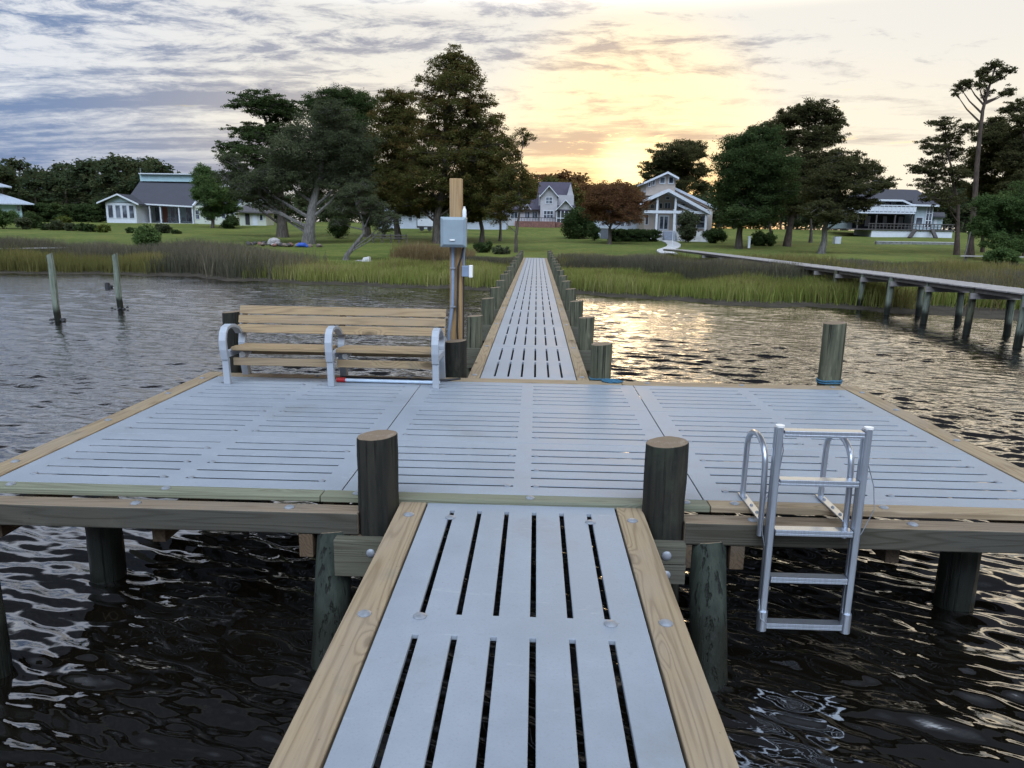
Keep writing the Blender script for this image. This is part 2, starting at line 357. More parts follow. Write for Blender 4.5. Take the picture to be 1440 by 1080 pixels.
na = t.noise(pos, .12, 5, .6); nb = t.noise(pos, 1.6, 5, .65); nc = t.noise(pos, 9.0, 3, .7)
pr = t.n('ShaderNodeSeparateXYZ', {0: pos})
arc = t.m('SQRT', t.m('ADD', t.m('POWER', t.m('SUBTRACT', pr.outputs[0], -24.0), 2.0), t.m('POWER', t.m('SUBTRACT', pr.outputs[1], 96.0), 2.0)))
stripe = t.ss(t.m('SINE', t.m('ADD', t.m('MULTIPLY', arc, 1.5), t.m('MULTIPLY', na, 5.0))), -.4, .4)
lawn = t.mix(t.ss(na, .35, .65), (.066, .092, .018), (.132, .148, .032))
lawn = t.mix(t.m('MULTIPLY', stripe, .35), lawn, (.070, .118, .024))
lawn = t.mix(t.m('MULTIPLY', t.ss(nb, .42, .70), .6), lawn, (.20, .185, .055))
lawn = t.mix(t.m('MULTIPLY', t.ss(nc, .45, .7), .35), lawn, (.05, .09, .02))
mud = t.mix(t.ss(nb, .3, .7), (.045, .038, .028), (.085, .072, .055)); mud = t.mix(t.m('MULTIPLY', nc, .5), mud, (.03, .028, .02))
bp = t.n('ShaderNodeBump', {'Height': t.m('ADD', nb, nc), 'Strength': .6, 'Distance': .08}).outputs[0]
out(t, t.n('ShaderNodeBsdfPrincipled', {'Base Color': t.mix(zone, mud, lawn), 'Roughness': .9, 'Normal': bp, 'Specular IOR Level': .15}).outputs[0])
g = np_mesh('ground', V, np.stack([ii, ii+1, ii+nx+1, ii+nx], 1), m_, smooth=True)
za = g.data.attributes.new('zone', 'FLOAT', 'POINT')
dd = (GY-shore(GX)-lawn_edge(GX)); za.data.foreach_set('value', np.clip(dd/1.2+.5, 0, 1).ravel().astype(np.float32))
tag(g, 'mown green lawn rising from a muddy marsh bank', 'ground', kind='structure')

def wave_h(x, y, r):
    rg = np.random.default_rng(3); h = np.zeros_like(x); sp = np.maximum(.012, r*.0032)
    for k in range(72):
        lam = .11*(.95/.11)**(rg.random()**1.1); th = math.pi*1.5+R(-20)+rg.normal(0, R(15))
        A = .033*(.5+rg.random())*lam/6.283*(.60 if lam > .45 else 1.1); ph = rg.random()*6.28
        fade = np.clip((lam/sp-2.6)/2.4, 0, 1)
        q = 2*math.pi/lam*(x*math.cos(th)+y*math.sin(th))+ph
        h += A*fade*(np.sin(q)+.32*np.sin(2*q+1.2))
    gust = .85+.30*np.sin(x*.55+1.6*np.sin(y*.32))*np.sin(y*.61+x*.22+.7*np.sin(x*.9))
    return h*gust*np.interp(r, [0, 7, 22, 60], [1.0, 1.10, 1.05, .95])
nr, na_ = 1150, 520
rr = 2.4*np.power(78/2.4, np.linspace(0, 1, nr)); aa = np.linspace(R(-58), R(58), na_)
RR, AA = np.meshgrid(rr, aa, indexing='ij'); WX = np.sin(AA)*RR; WY = -5.6+np.cos(AA)*RR
V = np.stack([WX.ravel(), WY.ravel(), (WZ+wave_h(WX, WY, RR)).ravel()], 1)
ii = (np.arange(nr-1)[:, None]*na_+np.arange(na_-1)[None, :]).ravel()
m_, t = new_mat('rippled_dark_water'); pos = t.n('ShaderNodeNewGeometry').outputs['Position']
pm = t.mapv(pos, rot=(0, 0, R(20)), scale=(1, 2.6, 1))
f1 = t.noise(pm, 1.7, 3, .6, .5); f2 = t.noise(pm, 5.5, 3, .55, .3); big = t.noise(pos, .25, 2)
dist = t.n('ShaderNodeCameraData').outputs['View Distance'] if False else None
hgt = t.m('ADD', t.m('MULTIPLY', f1, .45), t.m('MULTIPLY', f2, .30))
hgt = t.m('MULTIPLY', t.m('MULTIPLY', hgt, t.ss(big, .3, .7, .7, 1.25)), t.ss(t.n('ShaderNodeSeparateXYZ', {0: pos}).outputs[1], 1.0, 12.0, .12, 1.0))
bp = t.n('ShaderNodeBump', {'Height': hgt, 'Strength': .6, 'Distance': .07}).outputs[0]
out(t, t.n('ShaderNodeBsdfPrincipled', {'Base Color': (.0042, .0034, .0022, 1), 'Roughness': .04, 'IOR': 2.1, 'Normal': bp}).outputs[0])
wt = np_mesh('water', V, np.stack([ii, ii+1, ii+na_+1, ii+na_], 1)[:, ::-1], m_, smooth=True)
tag(wt, 'dark rippled tidal creek water reflecting the sunset sky', 'water', kind='structure')

# ---------------------------------------------------------------- decking
def slot_panel(mb, x0, x1, y0, y1, z, n=6, slot=.026, along='Y', ends=None, th=.035):
    """one moulded panel with n slots in each of two rows; real holes"""
    if along == 'Y': a0, a1, b0, b1 = y0, y1, x0, x1
    else: a0, a1, b0, b1 = x0, x1, y0, y1
    L = a1-a0; Wd = b1-b0
    ea = ends or [(a0+.16, a0+L/2-.062), (a0+L/2+.062, a1-.16)]
    sa = [a0, ea[0][0], ea[0][1], ea[1][0], ea[1][1], a1]
    p = Wd/(n+1); sb = [b0]
    for k in range(1, n+1): sb += [b0+p*k-slot/2, b0+p*k+slot/2]
    sb.append(b1)
    hole = lambda i, j: i in (1, 3) and j % 2 == 1
    na1, nb1 = len(sa)-1, len(sb)-1
    pt = (lambda a, b, zz: (b, a, zz)) if along == 'Y' else (lambda a, b, zz: (a, b, zz))
    vs, fs = [], []
    idx = {}
    def vid(i, j, k):
        if (i, j, k) not in idx: idx[(i, j, k)] = len(vs); vs.append(pt(sa[i], sb[j], z-(th if k else 0)))
        return idx[(i, j, k)]
    for i in range(na1):
        for j in range(nb1):
            if hole(i, j): continue
            fs.append((vid(i, j, 0), vid(i+1, j, 0), vid(i+1, j+1, 0), vid(i, j+1, 0)))
            fs.append((vid(i, j, 1), vid(i, j+1, 1), vid(i+1, j+1, 1), vid(i+1, j, 1)))
            for (di, dj, e) in ((-1, 0, ((i, j), (i, j+1))), (1, 0, ((i+1, j+1), (i+1, j))), (0, -1, ((i+1, j), (i, j))), (0, 1, ((i, j+1), (i+1, j+1)))):
                u, v_ = i+di, j+dj
                if u < 0 or v_ < 0 or u >= na1 or v_ >= nb1 or hole(u, v_):
                    (p1, p2) = e; fs.append((vid(*p1, 0), vid(*p2, 0), vid(*p2, 1), vid(*p1, 1)))
    mb.add(vs, fs)
def bolt(parent, x, y, z, r=.030, h=.013, axis='z'):
    MB().dome((x, y, z), r, h, 12, axis=axis).build('bolt', M['galv'], parent, smooth=True)

# --- the T-head platform
plat = thing('dock_platform', 'wide grey slatted dock platform edged with wooden boards over the water', 'dock', (0, 0, 0))
PW, PD = 2.44, 1.22
panels = []
for c in range(3):
    for r_ in range(3):
        mb = MB(); x0 = -3.66+c*PW; y0 = r_*PD
        slot_panel(mb, x0+.004, x0+PW-.004, y0+.004, y0+PD-.004, 0.0, along='X', slot=.032, th=.009)
        panels.append((mb.build('deck_panel', M['deck'], plat, bevel=.003), x0, y0))
for pn, x0, y0 in panels:
    for k in (1, 3, 5) if y0 < 2 else (2, 5):
        yy = y0+PD/7*k
        for xx in (x0+.19, x0+PW/2-.10, x0+PW/2+.10, x0+PW-.19):
            if (k == 3 and rng.random() < .5) or (k == 5 and rng.random() < .35): continue
            MB().dome((xx, yy, 0), .022, .009, 12).build('bolt', M['galv'], pn, smooth=True)
def board(par, mat, x0, x1, y0, y1, z0, z1, name='edge_board', bev=.006):
    return MB().box(x0, x1, y0, y1, z0, z1).build(name, mat, par, bevel=bev)
for a, b, mt in ((-3.86, -1.335, 'greenboardX'), (-1.33, 1.235, 'greenboardX'), (1.24, 3.86, 'pineX')):
    board(plat, M[mt], a, b, -.132, -.006, -.038, .004)
for a, b in ((-.13, 2.0), (2.005, 3.89)):
    board(plat, M['pineY'], -3.86, -3.668, a+.136 if a < 0 else a, b, -.038, .006)
    board(plat, M['pineY'], 3.668, 3.86, a+.136 if a < 0 else a, b, -.038, .006)
for a, b in ((-3.662, -1.1), (-1.095, 1.095), (1.1, 3.662)):
    board(plat, M['pineX'], a, b, 3.668, 3.86, -.038, .005)
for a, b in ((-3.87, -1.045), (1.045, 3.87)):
    bm_ = board(plat, M['beamX'], a, b, -.292, -.138, -.195, -.048, 'edge_beam', .008); bm_.data.materials.append(M['darksideX'])
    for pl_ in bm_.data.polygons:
        if pl_.normal.y < -.5 or pl_.normal.z < -.5: pl_.material_index = 1  # front and bottom faces take a darker wood than the top
for xx in (-3.47, -2.4, -1.1, .06, 1.09, 1.41, 2.38, 3.45): bolt(plat, xx, -.066, .004)
for xx in (-3.5, -2.53, -1.51, 1.49, 2.5, 3.4): bolt(plat, xx, -.215, -.048, .033)
for xx in (-3.6, -2.5, -1.4, 1.4, 2.5, 3.55): bolt(plat, xx, 3.77, .005)
for yy in (.4, 1.6, 2.7, 3.5):
    bolt(plat, -3.77, yy, .006); bolt(plat, 3.77, yy, .006)
for xx in (-3.58, -2.45, -1.39, -1.055, 0, 1.055, 1.39, 2.45, 3.58):
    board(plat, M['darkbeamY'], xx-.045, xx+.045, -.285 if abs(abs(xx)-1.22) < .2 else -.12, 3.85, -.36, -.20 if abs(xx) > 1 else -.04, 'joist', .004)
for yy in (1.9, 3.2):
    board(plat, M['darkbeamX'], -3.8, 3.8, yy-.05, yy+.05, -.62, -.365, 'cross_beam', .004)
for sgn in (-1, 1):
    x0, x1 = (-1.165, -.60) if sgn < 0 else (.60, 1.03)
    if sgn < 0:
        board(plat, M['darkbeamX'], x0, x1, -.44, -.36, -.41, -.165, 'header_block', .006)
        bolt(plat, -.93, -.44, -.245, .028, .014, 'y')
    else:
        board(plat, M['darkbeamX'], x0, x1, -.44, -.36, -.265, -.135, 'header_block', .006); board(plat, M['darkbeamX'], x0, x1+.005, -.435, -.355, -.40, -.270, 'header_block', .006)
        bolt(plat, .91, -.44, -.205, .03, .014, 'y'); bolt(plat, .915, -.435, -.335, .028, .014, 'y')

# --- the near walkway
near = thing('near_walkway', 'broad grey slotted walkway under the viewer leading to the platform', 'walkway', (0, -.15, 0))
for k, (ya, yb, en) in enumerate((( -3.18, -.142, [(-3.03, -1.725), (-1.545, -.255)]), (-6.2, -3.186, None), (-9.2, -6.206, None))):
    mb = MB(); slot_panel(mb, -.610, .610, ya, yb, -.018, slot=.028, ends=en, th=.024)
    pn = mb.build('deck_panel', M['deck'], near, bevel=.0035)
    if k == 0:
        for xx, yy in ((-.437, -.385), (.437, -.40), (-.44, -1.575), (.445, -1.59), (-.44, -2.95), (.44, -2.95)):
            MB().dome((xx, yy, -.018), .032, .013, 14).build('bolt', M['galv'], pn, smooth=True)
for sgn in (-1, 1):
    a, b = sorted((sgn*.622, sgn*.792))
    board(near, M['pineY'], a, b, -4.9, -.142, -.060, -.014); board(near, M['pineY'], a, b, -9.2, -4.905, -.060, -.014)
    for yy in (-.365, -1.575, -2.8, -4.2): bolt(near, sgn*.70, yy, -.014, .033)
    a, b = sorted((sgn*.72, sgn*.78)); board(near, M['darkbeamY'], a, b, -9, -.46, -.30, -.065, 'stringer', .004)
# --- the far walkway
far = thing('far_walkway', 'long narrow grey slotted walkway running from the platform to the marsh shore', 'walkway', (0, 3.9, 0))
FY0, FY1, NP = 3.868, 41.4, 15; PL = (FY1-FY0)/NP
for k in range(NP):
    mb = MB(); slot_panel(mb, -.575, .575, FY0+k*PL+.004, FY0+(k+1)*PL-.004, -.004, slot=.026)
    mb.build('deck_panel', M['deck'], far)
for sgn in (-1, 1):
    a, b = sorted((sgn*.586, sgn*.728)); yy = FY0; k = 0
    while yy < FY1-.1:
        y2 = min(FY1, yy+(4.1 if k else (1.6 if sgn < 0 else 3.0))); board(far, M['pineY'], a, b, yy+.003, y2-.003, -.045, .002, bev=.004); yy = y2; k += 1
    for yy in (4.05, 6.3, 9, 11.8, 14.3): bolt(far, sgn*.655, yy, .002, .034)
    a, b = sorted((sgn*.64, sgn*.71)); board(far, M['darkbeamY'], a, b, 3.9, FY1, -.28, -.05, 'stringer', 0)
PY = [6.62, 9.42, 12.2, 14.55, 16.95]+[16.95+2.44*k for k in range(1, 11)]
for yy in PY: board(far, M['darkbeamX'], -1.0, 1.0, yy-.22, yy-.14, -.36, -.06, 'cross_beam', 0)

# --- pilings
def piling(x, y, top, label, r=.125, mat='pile', group='pilings of the dock', lean=(0, 0), bot=-2.2, cat='piling', slant=.012, name='piling', par=None):
    o = thing(name, label, cat, (x, y, top), group)
    n = 26; zs = np.linspace(bot, top, 22); path = [(x+lean[0]*(top-z), y+lean[1]*(top-z), z) for z in zs]
    mb = MB(); mb.tube(path, [r*(1+.05*(top-z)/2+rng.normal(0, .008)) for z in zs], n, 0, True, 1)
    lob = [rng.normal(0, .022) for _ in range(n)]
    for i in range(len(mb.v)):
        q = mb.v[i]; k_ = i % n; cx_, cy_ = path[min(i//n, len(path)-1)][:2]; f = 1+lob[k_]*(1+.5*math.sin(i//n*.7+k_))+rng.normal(0, .008); mb.v[i] = (cx_+(q[0]-cx_)*f, cy_+(q[1]-cy_)*f, q[2])
    tp = [i for i in range(len(mb.v)-n, len(mb.v))]
    for i in tp:
        q = mb.v[i]; mb.v[i] = (q[0], q[1], q[2]+slant*(q[0]-x)/r)
    mb.build('shaft', [M[mat], M['endgrain']], o, smooth=True, bevel=.006)
    return o
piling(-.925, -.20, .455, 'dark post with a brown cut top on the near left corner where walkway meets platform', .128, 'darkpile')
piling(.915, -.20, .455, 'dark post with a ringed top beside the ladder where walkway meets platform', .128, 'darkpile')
piling(.868, 3.99, .43, 'short round post with blue rope at its foot where far walkway starts', .125)
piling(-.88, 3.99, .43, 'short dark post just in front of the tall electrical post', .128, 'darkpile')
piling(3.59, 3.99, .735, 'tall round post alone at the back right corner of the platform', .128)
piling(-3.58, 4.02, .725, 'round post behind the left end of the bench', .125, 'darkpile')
ordw = ['first', 'second', 'third', 'fourth', 'fifth', 'sixth']
for s_n, sd in ((-1, 'left'), (1, 'right')):
    for k, yy in enumerate(PY):
        if k < 6: lb = f'greenish round post on the {sd} side of the far walkway, {ordw[k]} one past the platform'
        else: lb = f'small distant post in the crowded {sd} row where the far walkway nears shore'
        piling(s_n*(.862+rng.normal(0, .006)), yy+rng.normal(0, .05), .43+rng.normal(0, .018)+(.04 if k > 8 and s_n > 0 else 0), lb, .122, 'pile', f'{sd} row of posts along the far walkway', lean=(rng.normal(0, .006), 0))
piling(-1.215, -.205, -.205, 'round green pile running down into the water just left of the near walkway', .115, 'shadepile', 'piles carrying the platform', lean=(0, -.30))
piling(1.215, -.205, -.205, 'round green pile running down into the water between near walkway and ladder', .115, 'shadepile', 'piles carrying the platform', lean=(0, -.34))
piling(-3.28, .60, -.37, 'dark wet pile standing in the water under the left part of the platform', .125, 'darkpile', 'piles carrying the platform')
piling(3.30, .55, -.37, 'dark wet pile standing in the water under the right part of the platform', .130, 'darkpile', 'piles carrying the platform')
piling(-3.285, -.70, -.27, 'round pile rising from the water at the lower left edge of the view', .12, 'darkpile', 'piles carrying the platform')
# old mooring piles in open water
def mooring(x, y, top, label):
    o = thing('mooring_pile', label, 'pile', (x, y, WZ), 'old mooring piles')
    zs = np.linspace(-2.2, top, 14); mb = MB(); mb.tube([(x-.02*(z+1)+.012*math.sin(z*3), y, z) for z in zs], [.088*(1-.1*max(0, (z-.3)))*(1+rng.normal(0, .04)) for z in zs], 12, 0, True, 1)
    for i in range(len(mb.v)-12, len(mb.v)): q = mb.v[i]; mb.v[i] = (q[0], q[1], q[2]+.5*(q[0]-x)+rng.normal(0, .01))
    mb.build('shaft', [M['oldpile'], M['endgrain']], o, smooth=True)
    mb = MB()
    for _ in range(14): mb.dome((x+rng.normal(0, .10), y+rng.normal(0, .09), WZ+rng.uniform(-.02, .05)), rng.uniform(.03, .07), .06, 6)
    mb.build('oyster_growth', M['black'], o)
mooring(-13.36, 15.4, .875, 'old leaning green mooring pile, taller and nearer of the two in open water')
mooring(-13.33, 18.5, .775, 'old green mooring pile, farther of the two, beside a dark stub')
stub = thing('piling_stub', 'black broken stub sticking out of the water beside the far mooring pile', 'stub', (-18.1, 26, WZ))
mb = MB()
for k in range(5): mb.tube([(-18.1+rng.normal(0, .08), 26+rng.normal(0, .1), -1.5), (-18.1+rng.normal(0, .1), 26, -1+rng.uniform(.12, .30))], [.13, .09], 7)
mb.build('stub', M['black'], stub)

# ---------------------------------------------------------------- bench
bench = thing('bench', 'long wooden slat bench with grey legs and three armrests on the platform', 'bench', (-2.2, 3.5, 0))
for a, b, nm in ((.824, .734, 0), (.720, .632, 1), (.616, .526, 2)):
    yb = 3.80-.05*nm
    mb = MB(); mb.add([(-3.40, yb, a), (-.97, yb, a), (-.97, yb-.03, b), (-3.40, yb-.03, b), (-3.40, yb+.038, a), (-.97, yb+.038, a), (-.97, yb+.008, b), (-3.40, yb+.008, b)],
                      [(0, 1, 2, 3), (7, 6, 5, 4), (0, 4, 5, 1), (1, 5, 6, 2), (2, 6, 7, 3), (3, 7, 4, 0)])
    mb.build('back_slat', M['benchX'], bench, bevel=.005)
for xa, xb in ((-3.325, -2.245), (-2.145, -1.065)):
    for k, (ya, yb) in enumerate(((3.29, 3.43), (3.44, 3.57), (3.58, 3.70))):
        board(bench, M['benchX'], xa, xb, ya, yb, .375-.008*k, .415-.008*k, 'seat_slat', .005)
    board(bench, M['benchX'], xa, xb, 3.335, 3.373, .20, .285, 'apron_board', .005)
    board(bench, M['benchX'], xa, xb, 3.60, 3.638, .285, .355, 'apron_board', .005)
for xc in (-3.37, -2.195, -1.02):
    mb = MB(); hw = .052
    # front leg, bowed arm, armrest, rear post: one moulded side frame
    prof = [(3.26, 0, .05), (3.255, .15, .052), (3.25, .29, .056)]
    def ribbon(pts, w_):
        P_ = np.array([(q[0], q[1]) for q in pts]); vs = []
        for k, (yy, zz, tt) in enumerate(pts):
            d = P_[min(k+1, len(P_)-1)]-P_[max(k-1, 0)]; d = d/np.hypot(*d); n_ = np.array([-d[1], d[0]])*tt*.5
            vs += [(xc-w_, yy-n_[0], zz-n_[1]), (xc+w_, yy-n_[0], zz-n_[1]), (xc+w_, yy+n_[0], zz+n_[1]), (xc-w_, yy+n_[0], zz+n_[1])]
        fs = [(4*k+j, 4*k+(j+1) % 4, 4*k+4+(j+1) % 4, 4*k+4+j) for k in range(len(pts)-1) for j in range(4)]
        mb.add(vs, fs+[(3, 2, 1, 0), tuple(4*(len(pts)-1)+j for j in range(4))])
    ribbon(prof, .036)
    mb.build('leg', M['benchgrey'], bench, bevel=.006)
    mb = MB(); ribbon([(3.235, .285, .048), (3.205, .40, .046), (3.20, .50, .046), (3.225, .58, .044), (3.27, .625, .040), (3.36, .645, .038), (3.48, .632, .036), (3.58, .595, .036), (3.66, .53, .036)], .040)
    mb.build('armrest', M['benchgrey'], bench, bevel=.006)
    mb = MB(); ribbon([(3.80, .0, .05), (3.74, .22, .055), (3.735, .40, .06), (3.785, .56, .05), (3.875, .80, .04)], .040)
    mb.build('leg', M['benchgrey'], bench, bevel=.006)
    mb = MB(); ribbon([(3.88, .0, .03), (3.78, .26, .03)], .03); mb.build('brace', M['benchgrey'], bench)
    mb = MB(); ribbon([(3.28, .335, .06), (3.68, .335, .06)], .035); mb.build('seat_bracket', M['benchgrey'], bench)
for xc in (-3.24, -2.07):
    MB().tube([(xc, 3.40, .315), (xc, 3.58, .315)], .033, 12).build('pipe_spacer', M['whiteplastic'], bench, smooth=True)

pole = thing('boat_pole', 'pale blue pole with a red end lying on the deck under the bench', 'pole', (-1.6, 3.44, .02))
MB().tube([(-2.10, 3.47, .028), (-1.0, 3.44, .028)], .020, 10).build('shaft', M['polewhite'], pole, smooth=True)
MB().tube([(-2.19, 3.473, .03), (-2.09, 3.470, .03)], .029, 10).build('tip', M['red'], pole, smooth=True)
pole2 = tag(MB().tube([(-2.2, 3.66, .025), (-1.6, 3.655, .018), (-.96, 3.63, .018), (-.80, 3.75, .014)], .013, 8).build('hose', M['black'], None, smooth=True), 'thin black hose lying behind the pale pole under the bench', 'hose')

# ---------------------------------------------------------------- electrical post
pp = thing('electrical_post', 'tall honey coloured square timber post standing behind the short dark post', 'post', (-.895, 4.20, -1))
board(pp, M['postZ'], -.968, -.823, 4.135, 4.275, -2.0, 2.32, 'timber', .008)
eb = thing('electrical_box', 'light grey electrical enclosure with a sloped lid on the timber post', 'electrical box', (-.905, 4.05, 1.54))
MB().box(-1.052, -.758, 3.985, 4.132, 1.535, 1.875).build('enclosure', M['boxgrey'], eb, bevel=.012)
mb = MB(); a, b, cc, d = (-1.058, 1.53), (-.752, 1.53), (-.752, 1.88), (-1.058, 1.88)
mb.add([(a[0], 3.983, a[1]), (b[0], 3.983, b[1]), (cc[0], 3.983, cc[1]), (d[0], 3.983, d[1]), (-1.02, 3.955, 1.565), (-.79, 3.955, 1.565), (-.79, 3.955, 1.845), (-1.02, 3.955, 1.845)],
       [(0, 1, 5, 4), (1, 2, 6, 5), (2, 3, 7, 6), (3, 0, 4, 7), (4, 5, 6, 7), (3, 2, 1, 0)])
mb.build('lid', M['boxgrey'], eb, bevel=.004)
MB().box(-.945, -.885, 3.944, 3.954, 1.607, 1.624).build('latch', M['whiteplastic'], eb, bevel=.002)
cn = MB().tube([(-.925, 4.10, 1.534), (-.925, 4.10, 1.10), (-.930, 4.10, .85), (-.955, 4.10, .66), (-.975, 4.10, .50), (-.98, 4.10, .2), (-.98, 4.10, -.3)], .021, 12).build('conduit', M['pvc'], eb, smooth=True)
mb = MB()
for zz in (1.28, .82): mb.box(-.955, -.895, 4.07, 4.134, zz, zz+.014)
mb.build('conduit_strap', M['galv'], eb)
MB().tube([(-.80, 4.10, 1.534), (-.82, 4.09, 1.42), (-.862, 4.10, 1.3), (-.868, 4.11, 1.0), (-.875, 4.11, .6), (-.86, 4.11, .2)], .012, 8).build('cable', M['black'], eb, smooth=True)
ob = thing('outlet_box', 'small grey outlet box with a white cover on the side of the timber post', 'outlet', (-.76, 4.15, 1.17))
MB().box(-.821, -.735, 4.10, 4.18, 1.185, 1.315).build('housing', M['pvc'], ob, bevel=.008)
MB().box(-.735, -.690, 4.095, 4.185, 1.175, 1.322).build('cover', M['whiteplastic'], ob, bevel=.008)
MB().tube([(-.80, 4.14, 1.31), (-.80, 4.14, 1.42), (-.795, 4.14, 1.53)], .014, 8).build('conduit', M['pvc'], ob, smooth=True)
MB().tube([(-.80, 4.14, 1.18), (-.80, 4.14, .8), (-.805, 4.14, .1)], .010, 8).build('cable', M['black'], ob, smooth=True)
bt = thing('bottle', 'small clear plastic bottle standing on top of the grey electrical box', 'bottle', (-.785, 4.06, 1.876))
MB().tube([(-.785, 4.06, 1.877), (-.785, 4.06, 1.955), (-.785, 4.06, 1.97), (-.785, 4.06, 1.982)], [.024, .024, .018, .012], 14).build('bottle_body', M['bottle'], bt, smooth=True)
MB().tube([(-.785, 4.06, 1.983), (-.785, 4.06, 2.0)], .013, 12).build('cap', M['whiteplastic'], bt, smooth=True)

# ---------------------------------------------------------------- ropes
def coil(cx, cy, z, r, n, j, seed, stretch=1.0):
    rg = np.random.default_rng(seed); pts = []
    for k in range(n*14):
        a = 2*math.pi*k/14; rr_ = r*(1+rg.normal(0, j)); pts.append((cx+rr_*math.cos(a)*stretch, cy+rr_*math.sin(a), z+.006+.004*(k/14)))
    return pts
rp = coil(.99, 3.80, .004, .075, 4, .16, 2, 1.4)+[(.98, 3.72, .03), (.90, 3.83, .03), (.80, 3.87, .02), (.745, 3.90, .015), (.74, 3.99, .02)]
tag(MB().tube(rp, .008, 6).build('rope', M['bluerope'], None, smooth=True), 'loose blue rope tangled on the deck at the short post', 'rope')
rp = [(3.59+.137*math.cos(a), 3.99+.137*math.sin(a), .012+.006*math.sin(3*a)+.004*a) for a in np.linspace(0, 12.4, 50)]
tag(MB().tube(rp, .010, 6).build('rope', M['bluerope'], None, smooth=True), 'blue rope wound round the foot of the tall corner post', 'rope')

# ---------------------------------------------------------------- ladder
lad = thing('dock_ladder', 'aluminium dock ladder with looped handrails raised on the platform edge', 'ladder', (1.8, -.36, 0))
LX0, LX1, LY = 1.545, 2.068, -.375
for xc in (LX0, LX1):
    mb = MB(); mb.box(xc-.021, xc+.021, LY-.036, LY-.004, -.70, .625); mb.box(xc-.020, xc+.020, LY+.002, LY+.034, -.705, .615)
    mb.build('side_rail', M['alu'], lad, bevel=.008)
    MB().tube([(xc, LY-.018, .622), (xc, LY-.018, .634)], .027, 12).build('rail_cap', M['whiteplastic'], lad, smooth=True)
    MB().tube([(xc, LY-.02, -.58), (xc, LY-.02, -.71)], .032, 10).build('rail_foot', M['alu'], lad, smooth=True)
for zz in (.592, .285, -.038, -.352, -.668):
    mb = MB(); mb.box(LX0+.025, LX1-.025, LY-.040, LY+.030, zz-.010, zz+.012); mb.box(LX0+.025, LX1-.025, LY-.040, LY-.034, zz-.026, zz-.0105)
    mb.build('rung', M['alu'], lad, bevel=.003)
for xc in (LX0-.042, LX1-.042):
    hp = [(xc, .085, .010), (xc, .085, .20), (xc, .08, .36)]
    for a in np.linspace(0, math.pi, 9)[1:]: hp.append((xc, -.115+.195*math.cos(a), .37+.13*math.sin(a)))
    hp += [(xc, -.325, .20), (xc, -.33, -.10)]
    MB().tube(hp, .019, 12).build('handrail', M['alu'], lad, smooth=True)
    mb = MB(); mb.bar((xc, .12, .012), (xc, -.335, .012), .052, .010); mb.build('mounting_strap', M['alu'], lad, bevel=.002)
    for yy in (.02, -.12, -.24): MB().dome((xc, yy, .017), .011, .010, 8).build('bolt', M['galv'], lad, smooth=True)
for pts in ([(LX0+.03, LY+.03, .57), (LX0+.06, LY+.06, .45), (LX0+.05, LY+.06, .34), (LX0+.01, LY+.05, .22), (LX0-.03, LY+.03, .14), (LX0-.04, LY+.02, -.05), (LX0-.02, LY, -.15)],
            [(LX1+.03, LY, .40), (LX1+.09, LY+.02, .25), (LX1+.11, LY+.02, .10), (LX1+.05, LY+.02, -.06), (LX1-.02, LY, -.12)],
            [(LX0-.03, LY-.02, -.5), (LX0-.02, LY-.05, -.62), (LX0+.02, LY-.05, -.66)]):
    MB().tube(pts, .003, 6).build('cable', M['galv'], lad, smooth=True)


# ================================================================ SHORE
M['leaf_oak'] = foliage('grey_green_oak_leaves', (0.050, 0.060, 0.033), (0.080, 0.094, 0.050), (0.130, 0.142, 0.078))
M['leaf_dark'] = foliage('dark_green_leaves', (0.030, 0.048, 0.021), (0.054, 0.081, 0.030), (0.090, 0.117, 0.042))
M['leaf_cypress'] = foliage('rusting_cypress_leaves', (0.051, 0.072, 0.021), (0.090, 0.096, 0.030), (0.158, 0.099, 0.036), .4)
M['leaf_pine'] = foliage('pine_needles', (0.040, 0.046, 0.022), (0.068, 0.074, 0.032), (0.118, 0.106, 0.046), .42)
M['leaf_red'] = foliage('sunset_reddened_leaves', (0.105, 0.051, 0.033), (0.143, 0.075, 0.039), (0.195, 0.112, 0.045), .4)  # reddish glow around the low sun is put into this leaf colour
M['leaf_yellow'] = foliage('yellow_green_leaves', (.060, .085, .020), (.10, .125, .030), (.16, .165, .040), .35)
M['leaf_green'] = foliage('mid_green_leaves', (0.054, 0.093, 0.033), (0.083, 0.132, 0.045), (0.128, 0.173, 0.060), .35)
M['leaf_far'] = foliage('far_woodland_leaves', (0.036, 0.054, 0.030), (0.060, 0.081, 0.039), (0.099, 0.105, 0.048))
M['bark'] = plain('grey_brown_bark', (.085, .072, .060), .9, 0, .45, 3.0, .5, .2, streak=(3, 3, .5))
M['barkgrey'] = plain('pale_grey_bark', (.135, .125, .115), .9, 0, .4, 3.0, .5, .2, streak=(3, 3, .6))
M['barkpine'] = plain('dark_pine_bark', (.075, .055, .045), .9, 0, .4, 3.0, .5, .2, streak=(3, 3, .6))

